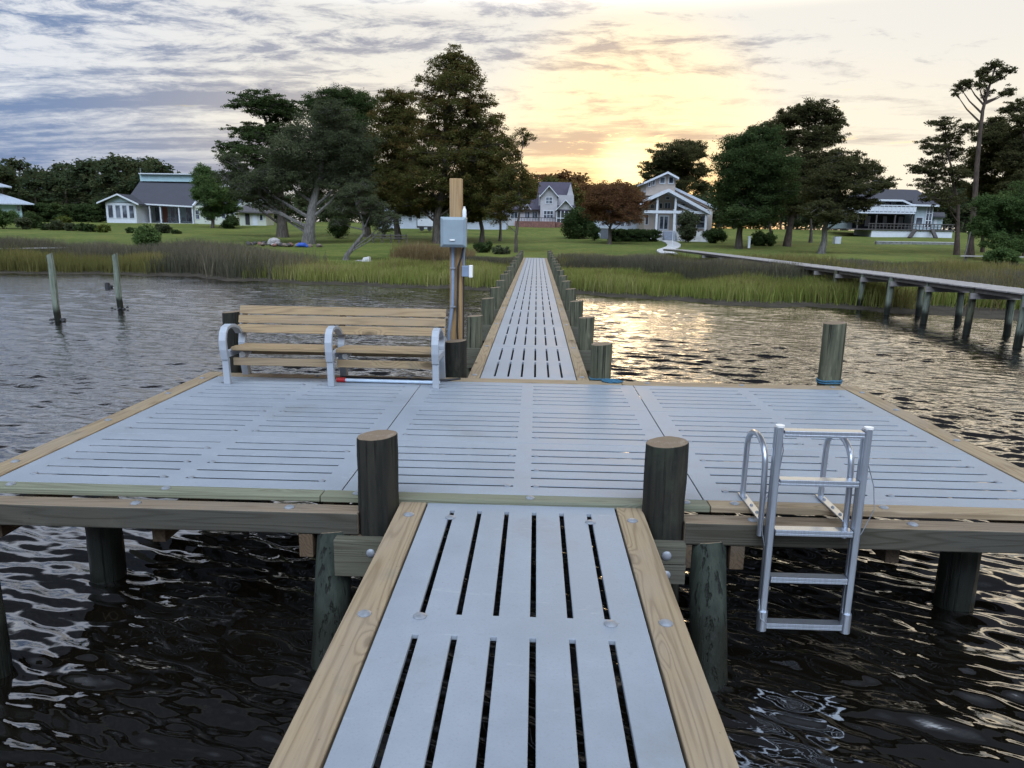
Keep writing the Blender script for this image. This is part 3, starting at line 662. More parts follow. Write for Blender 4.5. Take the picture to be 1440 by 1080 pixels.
def leaf_cloud(rg, centres, radii, counts, size, elong=1.0, flat=.55):
    """leaf cards scattered through clumps -> V, F, tint"""
    C = np.repeat(centres, counts, 0); Rr = np.repeat(radii, counts, 0); n = len(C)
    d = rg.normal(0, 1, (n, 3)); d /= np.linalg.norm(d, axis=1)[:, None]
    q = C+d*Rr*(rg.random((n, 1))**.55)*rg.uniform(.7, 1.5, (n, 1))
    a = rg.normal(0, 1, (n, 3)); a[:, 2] *= flat; a /= np.linalg.norm(a, axis=1)[:, None]
    b = np.cross(a, rg.normal(0, 1, (n, 3))); b /= np.linalg.norm(b, axis=1)[:, None]
    sz = size*rg.uniform(.55, 1.35, (n, 1)); a *= sz*elong*.5; b *= sz*.32
    nrm = np.cross(a, b); nrm *= .25/np.maximum(np.linalg.norm(nrm, axis=1)[:, None], 1e-6)*sz
    Vv = np.stack([q-a, q+b+nrm, q+a, q-b+nrm*.4], 1).reshape(-1, 3)
    Fv = np.arange(4*n).reshape(n, 4)
    ct = np.repeat(rg.normal(.45, .17, len(centres)), counts)
    return Vv, Fv, np.clip(ct+rg.normal(0, .16, n), 0, 1)

def tree(name, label, cat, Y, trunk_px, blobs, leaf, bark='bark', tr=.30, density=1.0, size=.30, elong=1.3, cl=.30, flat=1.0, group='trees on the shore', seed=0, path=None, twig=.05, fill=1.0, depth=.85, basez=None, cat2=None):
    """blobs (px, py, rx, ry): the parts of the crown seen in the photograph, built in the round at depth Y"""
    rg = np.random.default_rng(seed+11); s = (Y-CAM[1])/F_PX; size *= .50; blobs = [(b[0], b[1], b[2]*1.13, b[3]*1.10) for b in blobs]
    bx = X_at(trunk_px, Y, 340); bz = float(terrain(bx, Y)) if basez is None else basez
    o = thing(name, label, cat, (bx, Y, bz-.05), group)
    tops = [at_y(b[0], b[1], Y) for b in blobs]
    if path is None:
        top = max(tops, key=lambda q: q[2]); h = top[2]-bz
        path = [(bx, Y, bz-.25)]
        for k in range(1, 8):
            f = k/7; path.append((bx+(top[0]-bx)*f**1.6+rg.normal(0, .012*h), Y+rg.normal(0, .012*h), bz+h*.97*f))
    path = [np.array(p, float) for p in path]; n = len(path)
    rads = [tr*(1.35 if k == 0 else 1.0)*(1-.92*k/(n-1))+.015 for k in range(n)]
    mb = MB(); mb.tube(path, rads, 9)
    def trunk_at(z):
        for p, q in zip(path[:-1], path[1:]):
            if q[2] >= z: f = (z-p[2])/max(q[2]-p[2], 1e-6); return p+(q-p)*np.clip(f, 0, 1)
        return path[-1]
    cs, rs, ns = [], [], []
    for (px, py, rx, ry), c in zip(blobs, tops):
        ax, az = rx*s, ry*s; ay = ax*depth
        nclump = max(12, int(fill*52*(ax*az*ay)**.45)); nclump = min(nclump, 150)
        cy = c + np.array([0, rg.normal(0, ax*.35), 0])
        st = trunk_at(max(bz+.25*(c[2]-bz), c[2]-abs(c[0]-bx)*.7-az*.5)) if len(path) > 2 else path[-1]
        mid = (st*.45+cy*.55)+np.array([0, 0, -.06*np.linalg.norm(cy-st)])
        mb.tube([st, mid, cy], [max(.03, tr*.34), tr*.2, .02], 5, cap=False)
        for _ in range(nclump):
            d = rg.normal(0, 1, 3); d /= np.linalg.norm(d); rad = rg.random()**.4
            q = cy+d*np.array([ax, ay, az])*rad*rg.uniform(.8, 1.08)
            r0 = min(ax, az)*rg.uniform(.12, .30)+.09
            cs.append(q); rs.append((r0*rg.uniform(1.0, 1.7), r0*rg.uniform(1.0, 1.5), r0*rg.uniform(.6, .95)*flat)); ns.append(int(density*rg.uniform(.5, 1.3)*20*(r0/size)**1.75)+6)
            if rg.random() < .5: mb.tube([cy*.6+mid*.4, (cy+q)/2+rg.normal(0, .08*ax, 3), q], [max(.02, tr*.10), twig*.5, .012], 4, cap=False)
    mb.build('trunk', M[bark], o, smooth=True)
    Vv, Fv, tt = leaf_cloud(rg, np.array(cs), np.array(rs), np.array(ns), size, elong)
    np_mesh('crown', Vv, Fv, M[leaf], o, tt)
    return o

tree('cypress_tree', 'flat topped layered dark tree at the left end of the tall shore trees', 'tree', 86, 398,
     [(372, 148, 42, 15), (395, 160, 30, 16), (350, 185, 36, 12), (385, 192, 38, 15), (335, 208, 26, 9), (365, 222, 46, 14), (400, 230, 34, 18), (332, 243, 22, 9), (375, 256, 48, 16), (345, 275, 26, 10)], 'leaf_dark', tr=.62, seed=1, flat=.55, size=.32, density=.72, fill=.8)
tree('live_oak_tree', 'big grey green live oak with a thick forked trunk behind the rubble pile', 'tree', 72, 433,
     [(452, 185, 50, 26), (420, 215, 46, 26), (480, 205, 40, 30), (395, 248, 42, 20), (440, 252, 44, 24), (352, 262, 34, 18), (330, 228, 20, 12), (485, 255, 36, 24), (320, 250, 16, 12), (375, 285, 30, 12), (505, 225, 20, 24), (470, 160, 30, 16)], 'leaf_oak', 'barkgrey', tr=.58, seed=2, size=.27, density=.66, fill=.66)
tree('cypress_tree', 'dark broad crowned tree rising behind the grey green oak', 'tree', 90, 517,
     [(470, 143, 34, 18), (500, 150, 28, 22), (445, 155, 24, 16), (490, 182, 44, 24), (500, 222, 40, 26), (510, 262, 34, 24), (470, 235, 34, 22)], 'leaf_dark', tr=.42, seed=3, size=.32, density=.75, fill=.7)
tree('cypress_tree', 'narrow dark tree between the oak group and the tallest conical tree', 'tree', 84, 561,
     [(556, 140, 24, 14), (545, 165, 22, 16), (572, 170, 22, 18), (556, 198, 32, 18), (565, 232, 34, 22), (552, 262, 34, 20), (572, 285, 30, 18)], 'leaf_cypress', tr=.34, seed=4, size=.30, density=.85, fill=.7)
tree('bald_cypress_tree', 'tallest conical rusty green cypress in the middle of the shore', 'tree', 77, 615,
     [(641, 76, 17, 11), (630, 92, 24, 13), (655, 98, 24, 14), (618, 116, 32, 12), (650, 124, 34, 15), (600, 136, 28, 11), (668, 146, 30, 14), (632, 156, 44, 16), (676, 174, 34, 15), (640, 190, 54, 18), (602, 180, 34, 14), (690, 204, 36, 15), (648, 222, 58, 18), (596, 218, 38, 17), (640, 256, 62, 18), (588, 252, 34, 17), (694, 240, 36, 18), (622, 288, 56, 15), (680, 280, 38, 16), (582, 282, 30, 14)], 'leaf_cypress', tr=.46, seed=5, size=.29, density=.80, fill=.60)
tree('bald_cypress_tree', 'slender cypress half hidden behind the electrical post', 'tree', 80, 677,
     [(668, 215, 26, 16), (684, 240, 24, 18), (664, 258, 28, 16), (688, 280, 22, 14), (664, 298, 26, 12)], 'leaf_cypress', tr=.26, seed=6, size=.28)
tree('shore_tree', 'spindly tree with a lopsided open crown beside the end of the far walkway', 'tree', 62, 726,
     [(736, 190, 13, 11), (716, 214, 20, 13), (728, 240, 14, 10), (735, 256, 22, 16), (708, 250, 18, 20), (720, 282, 28, 14), (700, 300, 18, 14), (745, 276, 12, 12)], 'leaf_cypress', tr=.13, seed=7, size=.22, density=.7, fill=.6)
s_ = (48-CAM[1])/F_PX
gx = X_at(488, 48, 365); gz = float(terrain(gx, 48))
ox, oz = X_at(512, 48, 325), at_y(512, 328, 48)[2]
tree('leaning_oak_tree', 'small crooked oak leaning over the marsh edge with a pale bent trunk', 'tree', 48, 488,
     [(500, 272, 24, 12), (525, 288, 20, 12), (482, 292, 22, 11), (545, 308, 18, 9), (515, 306, 24, 10), (478, 312, 16, 7), (512, 262, 12, 8), (540, 322, 14, 6)], 'leaf_oak', 'barkgrey', tr=.21, seed=8, size=.15, density=.9,
     path=[(gx-.1, 48, gz-.2), (gx, 48, gz+.35), (gx+.55, 48, gz+1.0), (ox, 48, oz), (ox-.1, 48.1, oz+.9), (ox-.5, 48, oz+1.9)])
tree('pine_tree', 'large pine behind the white lakeside house with the tower', 'tree', 128, 955,
     [(948, 218, 34, 16), (975, 210, 20, 12), (925, 240, 22, 14), (965, 240, 30, 16), (945, 262, 34, 16), (985, 262, 12, 8), (920, 262, 16, 12)], 'leaf_pine', 'barkpine', tr=.42, seed=9, size=.42, flat=.7)
tree('crape_myrtle_tree', 'reddish round tree on the lawn left of the white tower house', 'tree', 82, 857,
     [(868, 268, 30, 14), (846, 278, 26, 16), (888, 284, 24, 16), (862, 290, 36, 16), (838, 298, 20, 12), (880, 306, 26, 10), (852, 308, 22, 8)], 'leaf_red', tr=.20, seed=10, size=.25, density=.62, fill=.8)
tree('magnolia_tree', 'dense dark rounded tree right of the white tower house', 'tree', 76, 1040,
     [(1050, 215, 32, 24), (1035, 245, 26, 26), (1070, 235, 36, 30), (1045, 278, 38, 26), (1080, 270, 36, 26), (1050, 302, 40, 16), (1068, 196, 26, 18)], 'leaf_dark', tr=.34, seed=11, size=.30, density=.78, fill=.9)
tree('pine_tree', 'tall pine with a crown swept to the right, behind the dense dark tree', 'tree', 84, 1107,
     [(1142, 152, 26, 10), (1120, 165, 28, 14), (1160, 166, 20, 10), (1182, 172, 16, 7), (1100, 188, 36, 20), (1146, 192, 34, 16), (1130, 222, 46, 20), (1112, 254, 44, 20), (1150, 240, 26, 16), (1104, 285, 36, 16)], 'leaf_pine', 'barkpine', tr=.38, seed=12, size=.32, flat=.8, density=.85, fill=.95)
tree('pine_tree', 'lower spreading pine in front of the balcony house', 'tree', 68, 1156,
     [(1196, 222, 26, 12), (1214, 238, 24, 14), (1180, 246, 28, 16), (1236, 258, 20, 10), (1205, 262, 32, 14), (1164, 270, 28, 16), (1188, 288, 32, 14), (1150, 296, 24, 14), (1212, 284, 22, 10), (1180, 306, 28, 9)], 'leaf_pine', 'barkgrey', tr=.30, seed=13, size=.26, flat=.85, density=.85, fill=.9)
def P3(px, py, Y): return at_y(px, py, Y)
tree('tall_pine_tree', 'very tall bare stemmed pine with sparse tufts at the right edge', 'tree', 67, 1366,
     [(1400, 92, 10, 7), (1388, 99, 8, 6), (1376, 106, 8, 6), (1362, 117, 10, 7), (1350, 122, 7, 5), (1342, 131, 7, 5), (1372, 121, 8, 6), (1393, 112, 8, 6), (1412, 98, 7, 5), (1424, 99, 6, 4), (1419, 127, 8, 6), (1410, 131, 5, 4), (1390, 131, 7, 5), (1406, 106, 7, 5)], 'leaf_pine', 'barkpine', tr=.30, seed=14, size=.24, flat=1.0, density=.9, twig=.08, fill=.8,
     path=[P3(1364, 362, 67), P3(1365, 340, 67), P3(1370, 290, 67), P3(1374, 230, 67), P3(1378, 190, 67), P3(1382, 155, 67), P3(1390, 125, 67), P3(1398, 100, 67), P3(1402, 92, 67)])
tree('pine_tree', 'open crowned pine leaning left beside the very tall pine', 'tree', 71, 1348,
     [(1324, 176, 20, 9), (1340, 192, 18, 10), (1312, 205, 22, 11), (1342, 214, 22, 12), (1298, 234, 18, 10), (1322, 238, 26, 13), (1345, 250, 18, 12), (1306, 256, 22, 10), (1318, 278, 26, 12), (1362, 182, 12, 10)], 'leaf_pine', 'barkpine', tr=.24, seed=15, size=.26, flat=.75, density=.8, fill=.6)
tree('pine_tree', 'dark full pine at the far right edge behind the very tall pine', 'tree', 75, 1402,
     [(1400, 178, 20, 12), (1388, 196, 20, 14), (1415, 205, 24, 16), (1395, 230, 26, 16), (1425, 240, 20, 18), (1404, 262, 26, 14), (1436, 190, 16, 12), (1428, 150, 14, 7), (1414, 156, 10, 5), (1446, 142, 12, 7)], 'leaf_pine', 'barkpine', tr=.28, seed=16, size=.28, flat=.8)
tree('pine_tree', 'thin straight pine stem between the right hand pines', 'tree', 78, 1384,
     [(1384, 215, 14, 10), (1376, 240, 16, 9), (1392, 255, 14, 9)], 'leaf_pine', 'barkpine', tr=.17, seed=17, size=.28)
tree('thicket_tree', 'dense green thicket tree filling the right edge of the bank', 'tree', 62, 1412,
     [(1400, 292, 24, 18), (1430, 286, 26, 22), (1385, 318, 18, 14), (1418, 318, 30, 18), (1450, 320, 22, 26), (1400, 340, 24, 12), (1440, 345, 26, 12), (1460, 280, 20, 20)], 'leaf_green', tr=.16, seed=18, size=.24)
tree('garden_tree', 'fresh green tree at the corner of the dark roofed house', 'tree', 112, 300,
     [(287, 243, 14, 11), (294, 258, 18, 12), (302, 275, 22, 14), (288, 272, 14, 12), (312, 290, 18, 12), (296, 298, 16, 10)], 'leaf_green', tr=.22, seed=19, size=.34)
tree('pine_tree', 'bushy pine cut by the right edge of the view above the thicket', 'tree', 70, 1445,
     [(1438, 170, 16, 12), (1450, 200, 24, 18), (1432, 225, 22, 16), (1446, 255, 26, 18), (1424, 268, 20, 14)], 'leaf_pine', 'barkpine', tr=.24, seed=31, size=.28, flat=.8, density=.8)
# trunks standing in the shade under the crowns
for px, Y, r_, lb in ((540, 92, .20, 'slim shaded trunk under the dark crowns, left of the narrow tree'), (654, 88, .18, 'slim shaded trunk just right of the electrical post'), (703, 84, .16, 'slim shaded trunk left of the spindly tree'), (1140, 96, .22, 'shaded trunk with a low crown between the two right hand pines'), (1082, 92, .2, 'shaded trunk under the swept pine, left of its stem')):
    tree('shaded_tree', lb, 'tree', Y, px, [(px, 250, 20, 16), (px+6, 272, 22, 14), (px-8, 288, 20, 10)], 'leaf_dark', tr=r_, seed=int(px), size=.34, density=.8)

# ---------------------------------------------------------------- far woodland
def proto_tree(k, leaf, pine=False):
    rg = np.random.default_rng(900+k); H = 10.0
    o = thing('woodland_tree', 'dark woodland tree in the far treeline behind the houses', 'tree', (0, 0, 0), 'far woodland treeline')
    mb = MB(); mb.tube([(0, 0, -.4), (.1, 0, 3), (rg.normal(0, .3), 0, 6.5), (rg.normal(0, .4), .1, 9.4)], [.22, .18, .11, .03], 7)
    cs, rs, ns = [], [], []
    for _ in range(34 if not pine else 22):
        z = rg.uniform(1.6 if not pine else 5.0, 9.3); rad = 3.4*math.sin(math.pi*min(1, max(.12, (z-.6)/9.4)))**.7*(.65 if pine else 1)
        a = rg.random()*6.28; rr_ = rad*rg.random()**.5; q = np.array([rr_*math.cos(a), rr_*math.sin(a), z]); r0 = rg.uniform(.6, 1.25)
        cs.append(q); rs.append((r0*1.2, r0*1.2, r0*.7)); ns.append(int(60*r0**1.7))
        if rg.random() < .5: mb.tube([(0, 0, z-1.2), q*.5+np.array([0, 0, (z-.6)*.5]), q], [.07, .045, .015], 4, cap=False)
    mb.build('trunk', M['bark'], o, smooth=True)
    Vv, Fv, tt = leaf_cloud(rg, np.array(cs), np.array(rs), np.array(ns), .55, 1.2)
    np_mesh('crown', Vv, Fv, M[leaf], o, tt); return o
protos = {'far': [proto_tree(0, 'leaf_far'), proto_tree(1, 'leaf_far'), proto_tree(2, 'leaf_far', True)], 'red': [proto_tree(3, 'leaf_red'), proto_tree(4, 'leaf_cypress')]}
used = set()
PROF = [(-120, 225), (-40, 228), (0, 232), (24, 222), (48, 236), (72, 240), (90, 228), (106, 236), (120, 224), (142, 222), (160, 220), (182, 219), (204, 221), (222, 226), (240, 250), (262, 252), (290, 262), (318, 262),
        (350, 268), (390, 270), (430, 272), (480, 270), (530, 268), (580, 265), (630, 262), (680, 258), (716, 262), (744, 250), (760, 242), (778, 247), (796, 238), (812, 246), (828, 256), (846, 258), (868, 262), (896, 258), (1000, 258), (1022, 264), (1060, 266), (1110, 262),
        (1150, 268), (1190, 272), (1216, 276), (1250, 278), (1300, 282), (1318, 268), (1336, 262), (1362, 258), (1390, 254), (1430, 250), (1480, 248), (1540, 240)]
for k, (px, py) in enumerate(PROF):
    Y = 168+16*math.sin(k*2.3)+(14 if 700 < px < 900 else 0)
    red = 735 < px < 905
    pl = protos['red' if red else 'far']; pr_ = pl[k % len(pl)]
    o = pr_ if pr_.name not in used else copy_tree(pr_); used.add(pr_.name)
    q = at_y(px, py, Y); gz_ = float(terrain(q[0], Y)); h = q[2]-gz_+.4
    o.location = (float(q[0]), Y, gz_); sc0 = h/10.0; o.scale = (sc0*1.15, sc0*1.15, sc0); o.rotation_euler.z = k*1.7
    o['label'] = ('rust tinted woodland tree in the far treeline under the sunset glow' if red else 'dark woodland tree in the far treeline behind the houses')
    o['group'] = 'rust tinted far trees' if red else 'far woodland treeline'
for k, px in enumerate(range(-130, 1560, 22)):
    py = (248 if px < 240 else 272 if px < 730 else 262 if px < 910 else 270 if px < 1010 else 276 if px < 1330 else 258)+6*math.sin(k*1.9)
    Y = 158+8*math.sin(k*3.7); red = 735 < px < 905
    pl = protos['red' if red else 'far']; o = copy_tree(pl[(k*2+1) % len(pl)])
    q = at_y(px, py, Y); gz_ = float(terrain(q[0], Y)); h = q[2]-gz_+.4; o.location = (float(q[0]), Y, gz_); sc0 = h/10.0
    o.scale = (sc0*1.5, sc0*1.3, sc0); o.rotation_euler.z = k*2.3
    o['label'] = ('rust tinted woodland tree in the far treeline under the sunset glow' if red else 'dark woodland tree in the far treeline behind the houses'); o['group'] = 'rust tinted far trees' if red else 'far woodland treeline'
# understory mass closing the gaps below the far crowns
rg = np.random.default_rng(77); n = 1700
bx_ = rg.uniform(-150, 150, n); by_ = rg.uniform(178, 205, n); bz_ = terrain(bx_, by_)+rg.uniform(.2, 6.8, n)
Vv, Fv, tt = leaf_cloud(rg, np.stack([bx_, by_, bz_], 1), np.tile((1.9, 1.9, 1.3), (n, 1)), np.full(n, 34), .75)
tag(np_mesh('woodland_undergrowth', Vv, Fv, M['leaf_far'], None, tt), 'dark undergrowth closing the foot of the far treeline', 'undergrowth', kind='stuff')

# ---------------------------------------------------------------- shrubs and hedges
def shrub(name, label, px, Y, wpx, hpx, leaf, size=.18, n=26, group='garden shrubs', boxy=False, cat='shrub', seed=0, dens=1.0, dep=1.0):
    rg = np.random.default_rng(int(px*7+Y)+seed); s = (Y-CAM[1])/F_PX; X = X_at(px, Y, 325); z = float(terrain(X, Y))
    o = thing(name, label, cat, (X, Y, z), group); ax, h = wpx*s/2, hpx*s; ay = ax*dep if not boxy else min(ax, 1.3)
    cs, rs, ns = [], [], []
    for _ in range(n*(4 if boxy else 2)):
        if boxy: q = np.array([rg.uniform(-.93, .93)*ax, rg.uniform(-.8, .8)*ay, rg.uniform(.1, .90)*h])
        else:
            d = rg.normal(0, 1, 3); d /= np.linalg.norm(d); q = d*np.array([ax, ay, h*.5])*rg.random()**.4*.85+np.array([0, 0, h*.52])
        r0 = min(ax, ay, h*.5)*(rg.uniform(.28, .48) if not boxy else .36)
        cs.append(q+[X, Y, z-.1]); rs.append((r0*(1.3 if boxy else 1.1), r0*1.1, r0*(.6 if boxy else .9))); ns.append(int(dens*60*(r0/size)**1.7)+16)
    Vv, Fv, tt = leaf_cloud(rg, np.array(cs), np.array(rs), np.array(ns), size)
    mb = MB()
    for _ in range(5): mb.tube([(X+rg.normal(0, .1*ax), Y+rg.normal(0, .1*ay), z-.1), tuple(np.array([X+rg.normal(0, .4*ax), Y+rg.normal(0, .3*ay), z+h*.6]))], [.04, .015], 5)
    mb.build('stems', M['bark'], o); np_mesh('foliage', Vv, Fv, M[leaf], o, tt); return o
shrub('hedge', 'dark clipped hedge behind the pale teal house', 76, 122, 46, 27, 'leaf_dark', .26, 34, 'clipped hedges', True, 'hedge')
shrub('hedge', 'dark clipped hedge beside the glazed sunroom gable', 123, 126, 50, 27, 'leaf_dark', .26, 36, 'clipped hedges', True, 'hedge')
shrub('hedge', 'dark clipped hedge before the steps of the white tower house', 892, 90, 72, 18, 'leaf_dark', .17, 46, 'clipped hedges', True, 'hedge')
shrub('shrub', 'tall loose green bush at the marsh edge before the dark roofed house', 205, 56, 34, 34, 'leaf_green', .16, 24)
shrub('shrub', 'small green bush at the marsh edge right of the tall loose bush', 264, 54, 16, 15, 'leaf_green', .14, 12)
shrub('shrub', 'dark rounded bush beside the red tinted tree', 814, 98, 40, 40, 'leaf_dark', .24, 30)
shrub('shrub', 'small dark cone shaped bush under the reddish tree', 836, 92, 17, 26, 'leaf_dark', .18, 14)
shrub('shrub', 'dark low bush at the right corner of the white tower house', 1005, 88, 32, 22, 'leaf_dark', .17, 22)
shrub('shrub', 'tall spiky clump in front of the tower house windows', 967, 88, 26, 48, 'leaf_oak', .22, 26)
shrub('shrub', 'dark bush under the swept pine stems', 1075, 84, 44, 20, 'leaf_dark', .22, 24)
shrub('shrub', 'low dark bush by the shaded trunks', 476, 84, 26, 30, 'leaf_dark', .2, 20)
shrub('shrub', 'small dark bush at the foot of the spindly tree', 680, 60, 26, 18, 'leaf_dark', .15, 16)
shrub('shrub', 'low bush on the bank left of the walkway end', 706, 58, 34, 13, 'leaf_oak', .14, 18)
shrub('shrub', 'dark green bush at the garage wall', 325, 112, 30, 18, 'leaf_dark', .24, 18)
shrub('shrub', 'pale flowered leafy bush at the foot of the right thicket', 1415, 56, 50, 22, 'leaf_green', .16, 26)
for k, (px, Y, wp, hp, lf, lb) in enumerate(((8, 100, 44, 28, 'leaf_green', 'large green bush in front of the pale teal house wall'), (35, 98, 24, 18, 'leaf_oak', 'greyish bush just right of the pale teal house'), (46, 102, 22, 22, 'leaf_dark', 'dark brownish bush between teal house and clipped hedge'),
      (62, 97, 16, 11, 'leaf_dark', 'small dark green bush at the left of the flower bed'), (78, 97, 20, 15, 'leaf_oak', 'grey bush in the middle of the flower bed'), (90, 99, 22, 20, 'leaf_yellow', 'yellow green bush in the flower bed before the hedge gap'), (100, 96, 18, 12, 'leaf_oak', 'dusky bush right of the yellow green one'),
      (114, 95, 22, 12, 'leaf_dark', 'low dark bush near the right end of the flower bed'), (128, 94, 18, 12, 'leaf_dark', 'dark round bush next to the bright yellow bush'), (146, 93, 20, 12, 'leaf_yellow', 'bright yellow bush at the right end of the flower bed'),
      (183, 92, 9, 9, 'leaf_dark', 'small dark ball bush left of the tall loose bush'), (230, 92, 22, 15, 'leaf_oak', 'dusty bush before the porch of the dark roofed house'), (248, 90, 22, 7, 'leaf_dark', 'flat low bush right of the dusty bush'))):
    shrub('shrub', lb, px, Y, wp, hp, lf, .2, 16, 'flower bed shrubs')

# ---------------------------------------------------------------- marsh grass
def grass_obj(name, label, cat, mat, n, xr, dr, hr, dens_fn, seed, wd=.034, lean=.16):
    rg = np.random.default_rng(seed); x = rg.uniform(*xr, n); d = rg.uniform(*dr, n); y = shore(x)+d
    cl = .5+.5*np.sin(x*.9+1.7*np.sin(y*.5))*np.sin(y*.8+1.3*np.sin(x*.4)); keep = rg.random(n) < dens_fn(x, y, d)*(.65+.35*cl)
    x, y, d, cl = x[keep], y[keep], d[keep], cl[keep]; n = len(x)
    z = terrain(x, y)-.04; h = rg.uniform(*hr, n)*(.74+.40*cl)*np.where(name == 'needle_rush', np.interp(d, [14, 20], [1, .55]), 1)*(.9+.1*np.sin(x*.5+y*.3))
    rot = rg.uniform(0, math.pi, n); wv = np.stack([np.cos(rot), np.sin(rot), np.zeros(n)], 1)*(wd*rg.uniform(.6, 1.4, n)*.5)[:, None]
    ln = np.stack([rg.normal(.02, lean, n), rg.normal(0, lean, n), np.zeros(n)], 1)*h[:, None]
    b = np.stack([x, y, z], 1); up = np.array([0, 0, 1.0])
    m1 = b+up*(h*.55)[:, None]+ln*.35; tp = b+up*(h*.97)[:, None]+ln
    Vv = np.stack([b-wv, b+wv, m1+wv*.8, m1-wv*.8, tp+wv*.12, tp-wv*.12], 1).reshape(-1, 3)
    k = (np.arange(n)*6)[:, None]; Fv = np.concatenate([k+np.array([[0, 1, 2, 3]]), k+np.array([[3, 2, 4, 5]])], 0)
    ti = np.clip(.45+.55*(cl-.5)+.25*np.sin(x*.23+y*.31)+rg.normal(0, .24, n), 0, 1)
    o = np_mesh(name, Vv, Fv, mat, None, np.concatenate([ti, ti]))
    return tag(o, label, cat, kind='stuff')
def blade(name, a, b, c): return foliage(name, a, b, c, .35)
M['g_bright'] = blade('bright_cordgrass', (.125, .158, .036), (.200, .228, .055), (.32, .305, .120))
M['g_olive'] = blade('olive_cordgrass', (.10, .105, .034), (.165, .155, .052), (.25, .21, .085))
M['g_rush'] = blade('grey_needle_rush', (.058, .062, .040), (.100, .098, .068), (.185, .160, .112))
M['g_tan'] = blade('tan_dry_reed', (.14, .10, .05), (.20, .14, .07), (.27, .21, .12))
e = lambda v, a, b: np.clip((v-a)/(b-a), 0, 1)
wig = lambda x: 1.2*np.sin(x*.55)+.8*np.sin(x*1.3+2)
grass_obj('cordgrass', 'bright green cordgrass along the water either side of the far walkway', 'grass', M['g_bright'], 150000, (-15, 13), (.6, 16), (.50, .88),
          lambda x, y, d: e(d, .5, 1.6)*np.where(x < 0, e(lawn_edge(x)+.3-d, 0, 1.5)*np.where(x < -4, 1, e(10.5+wig(x)-d, 0, 1.5)), e(9.0+wig(x)-d, 0, 2.0))*e(x, -15, -13.4)*np.where(x > 7, e(7+wig(x)-d, 0, 1.5), 1), 21)
grass_obj('needle_rush', 'dark grey needle rush in a deep band on the left shore', 'grass', M['g_rush'], 110000, (-62, -11.5), (.4, 17), (.95, 1.5),
          lambda x, y, d: e(d, .4+np.where(x < -21, 4.2, 0), 1.2+np.where(x < -21, 5, 0))*e(lawn_edge(x)+1-d, 0, 2)*e(-x, 12, 14), 22, wd=.036)
grass_obj('cordgrass', 'olive brown cordgrass on the water edge at the far left', 'grass', M['g_olive'], 60000, (-62, -19.5), (.3, 6.5), (.7, 1.05),
          lambda x, y, d: e(d, .3, 1)*e(6.3+wig(x)*.5-d, 0, 1.5)*e(-x, 20, 23), 23)
grass_obj('needle_rush', 'dark needle rush behind the bright grass right of the far walkway', 'grass', M['g_rush'], 110000, (1.2, 14), (5, 28), (.9, 1.25),
          lambda x, y, d: e(d, 8.0+wig(x)-np.where(x > 7, 2, 0), 9.6+wig(x)-np.where(x > 7, 2, 0))*e(lawn_edge(x)-d, 0, 2)*e(x, 1.3+.5*np.sin(y), 2.2+.5*np.sin(y)), 24)
grass_obj('needle_rush', 'dark needle rush behind the bright grass left of the far walkway', 'grass', M['g_rush'], 40000, (-6, -.9), (8.5, 18), (.7, 1.05),
          lambda x, y, d: e(d, 10+wig(x), 11.5+wig(x))*e(lawn_edge(x)+2.5-d, 0, 2)*e(-x, 1, 1.4), 25)
grass_obj('needle_rush', 'tall dark rush beyond the right hand pier', 'grass', M['g_rush'], 190000, (12.2, 62), (2.5, 36), (.75, 1.15),
          lambda x, y, d: e(d, 3.5, 5.5)*e(lawn_edge(x)-d, 0, 2)*(.75+.25*np.sin(d*.7+x*.1)), 26)
grass_obj('cordgrass', 'bright green cordgrass beneath and beyond the right hand pier', 'grass', M['g_bright'], 60000, (9, 45), (1.8, 9), (.55, .9),
          lambda x, y, d: e(d, 2.0, 3)*e(6.5+wig(x)-d, 0, 1.5)*e(x, 9, 11), 27)
grass_obj('dry_reeds', 'tan dry reeds at the lawn edge behind the electrical post', 'reeds', M['g_tan'], 9000, (-9.5, -4.2), (11, 18), (1.0, 1.7),
          lambda x, y, d: e(x, -9.5, -8)*.8, 28, wd=.04)
patch = lambda x, y: e(np.sin(x*.42+1.3*np.sin(y*.31))*np.sin(y*.37+x*.11)+.4*np.sin(x*1.1+y*.7), -.1, .5)
grass_obj('cordgrass', 'olive and straw coloured grass patches among the rush beyond the pier', 'grass', M['g_olive'], 90000, (13.5, 60), (3, 32), (.8, 1.15), lambda x, y, d: e(d, 3, 5)*e(lawn_edge(x)-d, 0, 2)*patch(x, y), 31)
grass_obj('cordgrass', 'olive grass patches among the rush right of the far walkway', 'grass', M['g_olive'], 30000, (1.5, 14), (6, 26), (.8, 1.2), lambda x, y, d: e(d, 6, 8)*e(lawn_edge(x)-d, 0, 2)*patch(x+9, y)*.8, 32)
grass_obj('dry_reeds', 'straw coloured dead stalks scattered through the shore grass', 'reeds', M['g_tan'], 16000, (-40, 45), (1, 14), (.6, 1.2), lambda x, y, d: e(d, 1, 2)*e(lawn_edge(x)-d, 0, 2)*(.15+.85*patch(x*1.7+4, y*1.3))*np.where(np.abs(x) < 1.2, 0, 1), 34, wd=.028, lean=.3)
grass_obj('cordgrass', 'olive grass patches breaking up the bright grass at the water edge', 'grass', M['g_olive'], 60000, (-15, 14), (.8, 11), (.5, .95), lambda x, y, d: e(d, .8, 1.6)*e(lawn_edge(x)-d, 0, 1.5)*patch(x*.8+21, y*1.4)*np.where(np.abs(x) < 1.0, 0, 1), 35)
grass_obj('cordgrass', 'olive grass patches among the dark rush on the left shore', 'grass', M['g_olive'], 40000, (-60, -12), (1, 15), (.9, 1.3), lambda x, y, d: e(lawn_edge(x)-d, 0, 2)*patch(x+3, y+5)*.7, 33)
